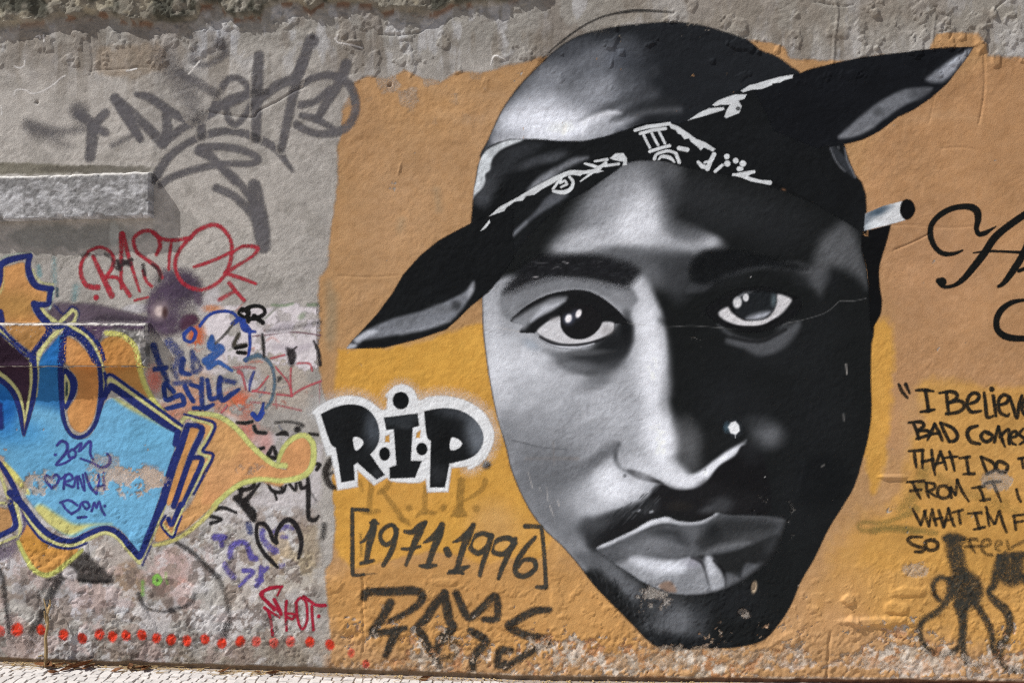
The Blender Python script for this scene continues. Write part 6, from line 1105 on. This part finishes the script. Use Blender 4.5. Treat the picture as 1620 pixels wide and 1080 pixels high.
# ---------------------------------------------------------------- wall
wall = thing('wall', 'old plastered masonry wall covered in painted lettering and a portrait, standing on white cobbles', 'wall', (0, 0, ground_z(0)))
def to_wall(co): return co - np.array([0, 0, ground_z(0)])
wu = np.concatenate([np.arange(-900, -30, 14), np.arange(-30, 1652, 2), np.arange(1652, 2520, 14)]).astype(float)
wv = np.concatenate([np.arange(-520, -24, 14), np.arange(-24, 1112, 2)]).astype(float)
U, V = np.meshgrid(wu, wv)
Hh = relief(U, V)
rgba = np.ones(U.shape + (4,)); rgba[..., :3] = lin(wall_colour(U, V)) / KEY
co = np.stack([wall_x(U), -Hh, wall_z(V)], -1)
link('plaster', grid_mesh('plaster', to_wall(co), rgba), M_PLASTER, wall)
bm = bmesh.new()
bmesh.ops.create_cube(bm, size=1, matrix=Matrix.Translation((0, .24, 1.75)) @ Matrix.Diagonal((10.2, .36, 4.6, 1)))
me = bpy.data.meshes.new('masonry'); bm.to_mesh(me); bm.free(); link('masonry_core', me, M_MASONRY, wall)

def make_ledge(i, label):
    u0, u1 = LEDGES[i][:2]
    us = np.concatenate([np.arange(u0, -40, 10), np.arange(-40, u1 - 1.2, 2), [u1 - 1.2, u1]]).astype(float)
    t = np.concatenate([[0, .03], np.linspace(.06, .95, 31), [.975, 1]])
    U = np.repeat(us[None], len(t), 0); a, b = ledge_bounds(i, U)
    wob = (fbm(U, U * 0 + i * 50, 14, 4, 601) - .5)
    V = a + (b - a) * t[:, None]
    V = V + wob * 3.5 * (t[:, None] < .02) + wob[:, ::-1] * 3.5 * (t[:, None] > .99)
    Hl = ledge_relief(U, V)
    Hl[0] -= .006; Hl[-1] -= .007; Hl[:, -1] -= .006
    chip = sstep(.60, .66, fbm(U, V, 13, 3, 607)) * np.maximum(np.maximum(sstep(.10, .0, t), sstep(.88, 1, t))[:, None] * np.ones_like(U), sstep(u1 - 9, u1, U)); Hl -= .014 * chip
    # ring that runs back into the wall
    def pad(A, top, bot, right, left):
        A = np.vstack([A[:1] if top is None else np.full((1, A.shape[1]), top), A, A[-1:] if bot is None else np.full((1, A.shape[1]), bot)])
        return np.hstack([A[:, :1] if left is None else np.full((A.shape[0], 1), left), A, A[:, -1:] if right is None else np.full((A.shape[0], 1), right)])
    U2, V2, H2 = pad(U, None, None, None, None), pad(V, None, None, None, None), pad(Hl, -.02, -.02, -.02, -.02)
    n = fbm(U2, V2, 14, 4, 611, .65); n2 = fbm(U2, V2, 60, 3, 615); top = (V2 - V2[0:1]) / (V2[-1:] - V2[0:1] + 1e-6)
    c = np.empty(U2.shape + (3,)); c[:] = (172, 172, 174)
    if i == 0:
        nf = fbm(U2 * .55, V2 * 1.7, 6, 4, 613, .7)
        k = np.clip(sstep(.42, .66, n * .4 + nf * .6 + .13 * sstep(.5, .02, top) + .22 * (n2 - .5)) * .62, 0, 1)
        k2 = sstep(.12, .0, top) * sstep(60, 20, U2 - 30) * .4
    else:
        c[:] = (160, 152, 146); k2 = sstep(170, 200, U2) * .8; c += (np.array((190, 188, 186)) - c) * k2[..., None]; k = np.clip(sstep(.52, .62, n) * .6 + k2 * sstep(.50, .60, fbm(U2, V2, 10, 3, 617, .7)) * 1.1, 0, 1)
        k = k * 1.0
    c = c + (np.array((98, 97, 96)) - c) * k[..., None]
    c = c + (np.array((206, 203, 198)) - c) * (sstep(.075, .03, top) * .8)[..., None]  # sunlit top edge put into the colour as a pale band, with dust
    c *= (1 + (fbm(U2, V2, 4, 2, 619) - .5) * .3)[..., None]
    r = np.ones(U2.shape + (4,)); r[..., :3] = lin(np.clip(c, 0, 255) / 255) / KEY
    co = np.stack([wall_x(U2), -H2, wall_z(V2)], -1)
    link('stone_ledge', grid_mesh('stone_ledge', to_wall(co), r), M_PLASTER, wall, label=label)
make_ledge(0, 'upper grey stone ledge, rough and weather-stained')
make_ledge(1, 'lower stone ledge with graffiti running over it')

# ---------------------------------------------------------------- paint goes on as thin skins over the relief
def build_layer(L, parent):
    us, vs = L.us, L.vs
    U, V = L.U.astype(np.float64), L.V.astype(np.float64)
    rgb, a = L.rgb, L.a
    # keep off the set-back footing
    a = a * sstep(-6, -11, V - base_v(U))
    m = on_ledge(U, V, .8)
    if m.any():
        a = a.copy(); aa, _ = ledge_bounds(1, U); a[m & (V > aa - 1) & (V < aa + 3)] *= .15      # paint thinned here so the lit top edge coloured into the ledge shows        # positions were measured on the photograph: the ledge fronts stand nearer the eye
        k = 1 / (1 - LEDGE_P / CAM_D)
        x = np.clip((810 + (U[m] - 810) * k - us[0]) / L.step, 0, len(us) - 1.001); y = np.clip((540 + (V[m] - 540) * k - vs[0]) / L.step, 0, len(vs) - 1.001)
        xi, yi = x.astype(int), y.astype(int); fx, fy = (x - xi)[:, None], (y - yi)[:, None]
        D = np.concatenate([rgb, a[..., None]], -1)
        D = (D[yi, xi] * (1 - fx) + D[yi, xi + 1] * fx) * (1 - fy) + (D[yi + 1, xi] * (1 - fx) + D[yi + 1, xi + 1] * fx) * fy
        rgb = rgb.copy(); rgb[m] = D[:, :3]; a[m] = D[:, 3]
    mx = np.maximum(np.maximum(a[1:, :-1], a[1:, 1:]), np.maximum(a[:-1, :-1], a[:-1, 1:]))
    keep = mx > .02
    if not keep.any(): return None
    # colour bleeds outward so that faded edges do not pick up black
    z = a < .01
    if z.any() and (~z).any():
        f = rgb.copy(); wgt = (~z).astype(np.float32)
        for _ in range(2):
            acc = np.zeros_like(f); ws = np.zeros_like(wgt)
            for dy, dx in ((0, 1), (0, -1), (1, 0), (-1, 0)):
                acc += np.roll(f * wgt[..., None], (dy, dx), (0, 1)); ws += np.roll(wgt, (dy, dx), (0, 1))
            fill = (wgt == 0) & (ws > 0); f[fill] = acc[fill] / ws[fill][:, None]; wgt[fill] = 1
        rgb = f
    h = surface(U, V) + .00012 + .00006 * L.order
    col = np.ones(U.shape + (4,)); col[..., :3] = lin(np.clip(rgb, 0, 1)) / KEY; col[..., 3] = a
    co = np.stack([wall_x(U), -h, wall_z(V)], -1)
    co = co - np.array(parent_world[parent.name] if parent else (0, 0, 0))
    return link(L.name, grid_mesh(L.name, co, col, keep), M_PAINT, parent)
parent_world = {}

run_all()
groups = {}
for L in LAYERS: groups.setdefault(L.owner, []).append(L)
for owner, ls in groups.items():
    name, label, cat, grp = THINGS['dots'] if owner.startswith('dots') else THINGS[owner]
    if owner.startswith('dots'): label = DOT_LABELS[int(owner[4:])]
    if len(ls) == 1 and owner not in KEEP_EMPTY:
        o = build_layer(ls[0], None)
        if o is None: continue
        o.name = name; o['label'] = label; o['category'] = cat
        if grp: o['group'] = grp
        continue
    c = np.average([[L.us.mean(), L.vs.max()] for L in ls], axis=0)
    loc = (float(wall_x(c[0])), 0.0, float(wall_z(c[1])))
    root = thing(name, label, cat, loc, grp); parent_world[root.name] = loc
    made = {}
    for L in ls:
        par = root
        if L.parent: par = made[L.parent]
        parent_world[par.name] = loc
        o = build_layer(L, par)
        if o is None: continue
        if L.label: o['label'] = L.label
        key = L.name; i = 0
        while key in made: i += 1; key = '%s#%d' % (L.name, i)
        made[key] = o
# ---------------------------------------------------------------- dead weed, leaves and straw at the foot of the wall
def tube(bm, pts, r0, r1, seg=6):
    pts = [Vector(p) for p in pts]; rings = []
    for i, p in enumerate(pts):
        d = (pts[min(i + 1, len(pts) - 1)] - pts[max(i - 1, 0)]).normalized(); a = d.orthogonal().normalized(); b = d.cross(a)
        r = r0 + (r1 - r0) * i / (len(pts) - 1)
        rings.append([bm.verts.new(p + (a * math.cos(t) + b * math.sin(t)) * r) for t in [2 * math.pi * k / seg for k in range(seg)]])
    for A, B in zip(rings, rings[1:]):
        for k in range(seg): bm.faces.new((A[k], A[(k + 1) % seg], B[(k + 1) % seg], B[k]))
    bm.faces.new(rings[0][::-1]); bm.faces.new(rings[-1])
def bm_obj(name, bm, m, parent=None, **pr):
    me = bpy.data.meshes.new(name); bm.to_mesh(me); bm.free(); return link(name, me, m, parent, **pr)

def place(u, v, y):
    """a spot in front of the wall (y < 0) that reads at (u, v) on the photograph"""
    k = (CAM_D + y) / CAM_D
    return ((u - 810) * S * k, y, CAM_H + (540 - v) * S * k)
def leaf_mesh(rng, ln, wd):
    bm = bmesh.new(); n = 7; rows = []
    curl = rng.uniform(.4, 1.1); fold = rng.uniform(.15, .5)
    for i in range(n):
        t = i / (n - 1); w = wd * math.sin(math.pi * min(max(t, .03), .97)) ** .8 * (1 - .35 * t); x = (t - .5) * ln; z = curl * ln * .5 * (t - .45) ** 2 + .004
        rows.append([bm.verts.new((x + rng.uniform(-.001, .001), s * w * .5 + rng.uniform(-.0012, .0012), z + abs(s) * w * fold + rng.uniform(0, .0015))) for s in (-1, -.5, 0, .5, 1)])
    for A, B in zip(rows, rows[1:]):
        for k in range(4): bm.faces.new((A[k], A[k + 1], B[k + 1], B[k]))
    bmesh.ops.solidify(bm, geom=bm.faces[:], thickness=.0008)
    for f in bm.faces: f.smooth = True
    me = bpy.data.meshes.new('dry_leaf'); bm.to_mesh(me); bm.free(); me.materials.append(M_LEAF); return me

wx, wy, wz = place(72, 1044, -.045); wz = ground_z(wx)
weed = thing('dry_weed', 'thin dead forked weed stem standing against the wall above brown leaves', 'plant', (wx, wy, wz))
def P(u, v, dy=0):
    x, y, z = place(u, v, wy + dy); return (x - wx, y - wy, z - wz)
bm = bmesh.new(); tube(bm, [(0, 0, -.01), P(73, 1028), P(72, 1008), P(76, 985), P(74, 968)], .0085, .0055); stem = bm_obj('stem', bm, M_STRAW, weed)
for pts in ([P(75, 968), P(72, 958, .004), P(69, 946, .01)], [P(75, 970), P(77, 962, -.004), P(80, 956, -.01), P(79, 948, -.012)], [P(74, 985), P(71, 976, -.004), P(70, 966, -.008)], [P(76, 962), P(78, 958), P(77, 954)]):
    bm = bmesh.new(); tube(bm, pts, .0052, .0024, 5); bm_obj('twig', bm, M_STRAW, weed)
bm = bmesh.new(); tube(bm, [P(72, 1040), P(66, 1036, -.01), P(60, 1038, -.02)], .005, .003, 5); bm_obj('twig', bm, M_STRAW, weed)

rng = random.Random(4)
leaf_kinds = [leaf_mesh(rng, .055, .030) for _ in range(5)]
LEAVES = [(66, 1042, .9, .2, -.04), (78, 1045, 1.1, 2.4, -.05), (90, 1045, .9, .9, -.05), (112, 1046, 1.0, 2.9, -.035), (126, 1046, 1.6, .3, -.06), (141, 1047, 1.0, 1.2, -.05), (104, 1050, .7, .5, -.09), (84, 1057, .7, .0, -.12), (186, 1053, .8, .2, -.07), (208, 1050, .9, 2.0, -.035), (222, 1051, 1.1, .5, -.04), (232, 1052, .9, 1.4, -.045), (354, 1058, .9, .8, -.045), (406, 1060, .8, 2.4, -.04), (432, 1058, .9, .2, -.05), (672, 1066, .8, .4, -.045)]
LL = ['small brown leaf at the left foot of the dry weed', 'brown leaf right under the dry weed', 'dark brown leaf just right of the dry weed', 'narrow brown leaf between the weed and the big rusty leaf', 'biggest rusty brown leaf curled against the wall', 'pale brown leaf touching the right end of the biggest leaf',
      'little leaf on the cobbles in front of the biggest leaf', 'flat leaf lying furthest out on the cobbles', 'lone tan leaf on the cobbles between the two leaf heaps', 'leaf at the left of the straw heap under the wall', 'curled leaf in the middle of the straw heap', 'leaf at the right of the straw heap', 'lone brown leaf below the end of the long black spray stroke',
      'brown leaf at the wall below the small red lettering', 'brown leaf right of the one below the small red lettering', 'lone leaf below the dark scrawl, furthest right of the leaves']
for i, (u, v, s, a, y) in enumerate(LEAVES):
    x, yy, z = place(u, v, y); z = ground_z(x)
    o = link('dry_leaf', leaf_kinds[i % 5], M_LEAF, None, label=LL[i], category='leaf', group='dry leaves along the foot of the wall')
    o.location = (x, yy, z + .002); s *= 1.35; o.scale = (s, s, s); o.rotation_euler = (rng.uniform(-.5, .5), rng.uniform(-.2, .2), a)
# loose straw and crumbs in the joint: nobody could count them
bm = bmesh.new()
for i in range(170):
    u = rng.choice((rng.gauss(85, 26), rng.gauss(225, 20), rng.gauss(410, 30), rng.uniform(0, 700))); x = (u - 810) * S; y = -abs(rng.gauss(.02, .03)) - .012
    a = rng.uniform(-.7, .7); ln = rng.uniform(.01, .045); z = ground_z(x) + .003
    tube(bm, [(x - ln * math.cos(a), y - ln * math.sin(a) * .5, z), (x, y, z + rng.uniform(.001, .008)), (x + ln * math.cos(a), y + ln * math.sin(a) * .5, z + rng.uniform(0, .012))], .0012, .0008, 4)
for i in range(420):
    x = rng.uniform(-2.5, 1.2); y = -abs(rng.gauss(0, .018)) - .006; r = rng.uniform(.002, .007); z = ground_z(x)
    bmesh.ops.create_icosphere(bm, subdivisions=1, radius=r, matrix=Matrix.Translation((x, y, z + r * .3)) @ Matrix.Diagonal((1, .8, .6, 1)))
bm_obj('straw_litter', bm, M_STRAW, None, kind='stuff', label='loose straw and crumbs in the joint between wall and cobbles')
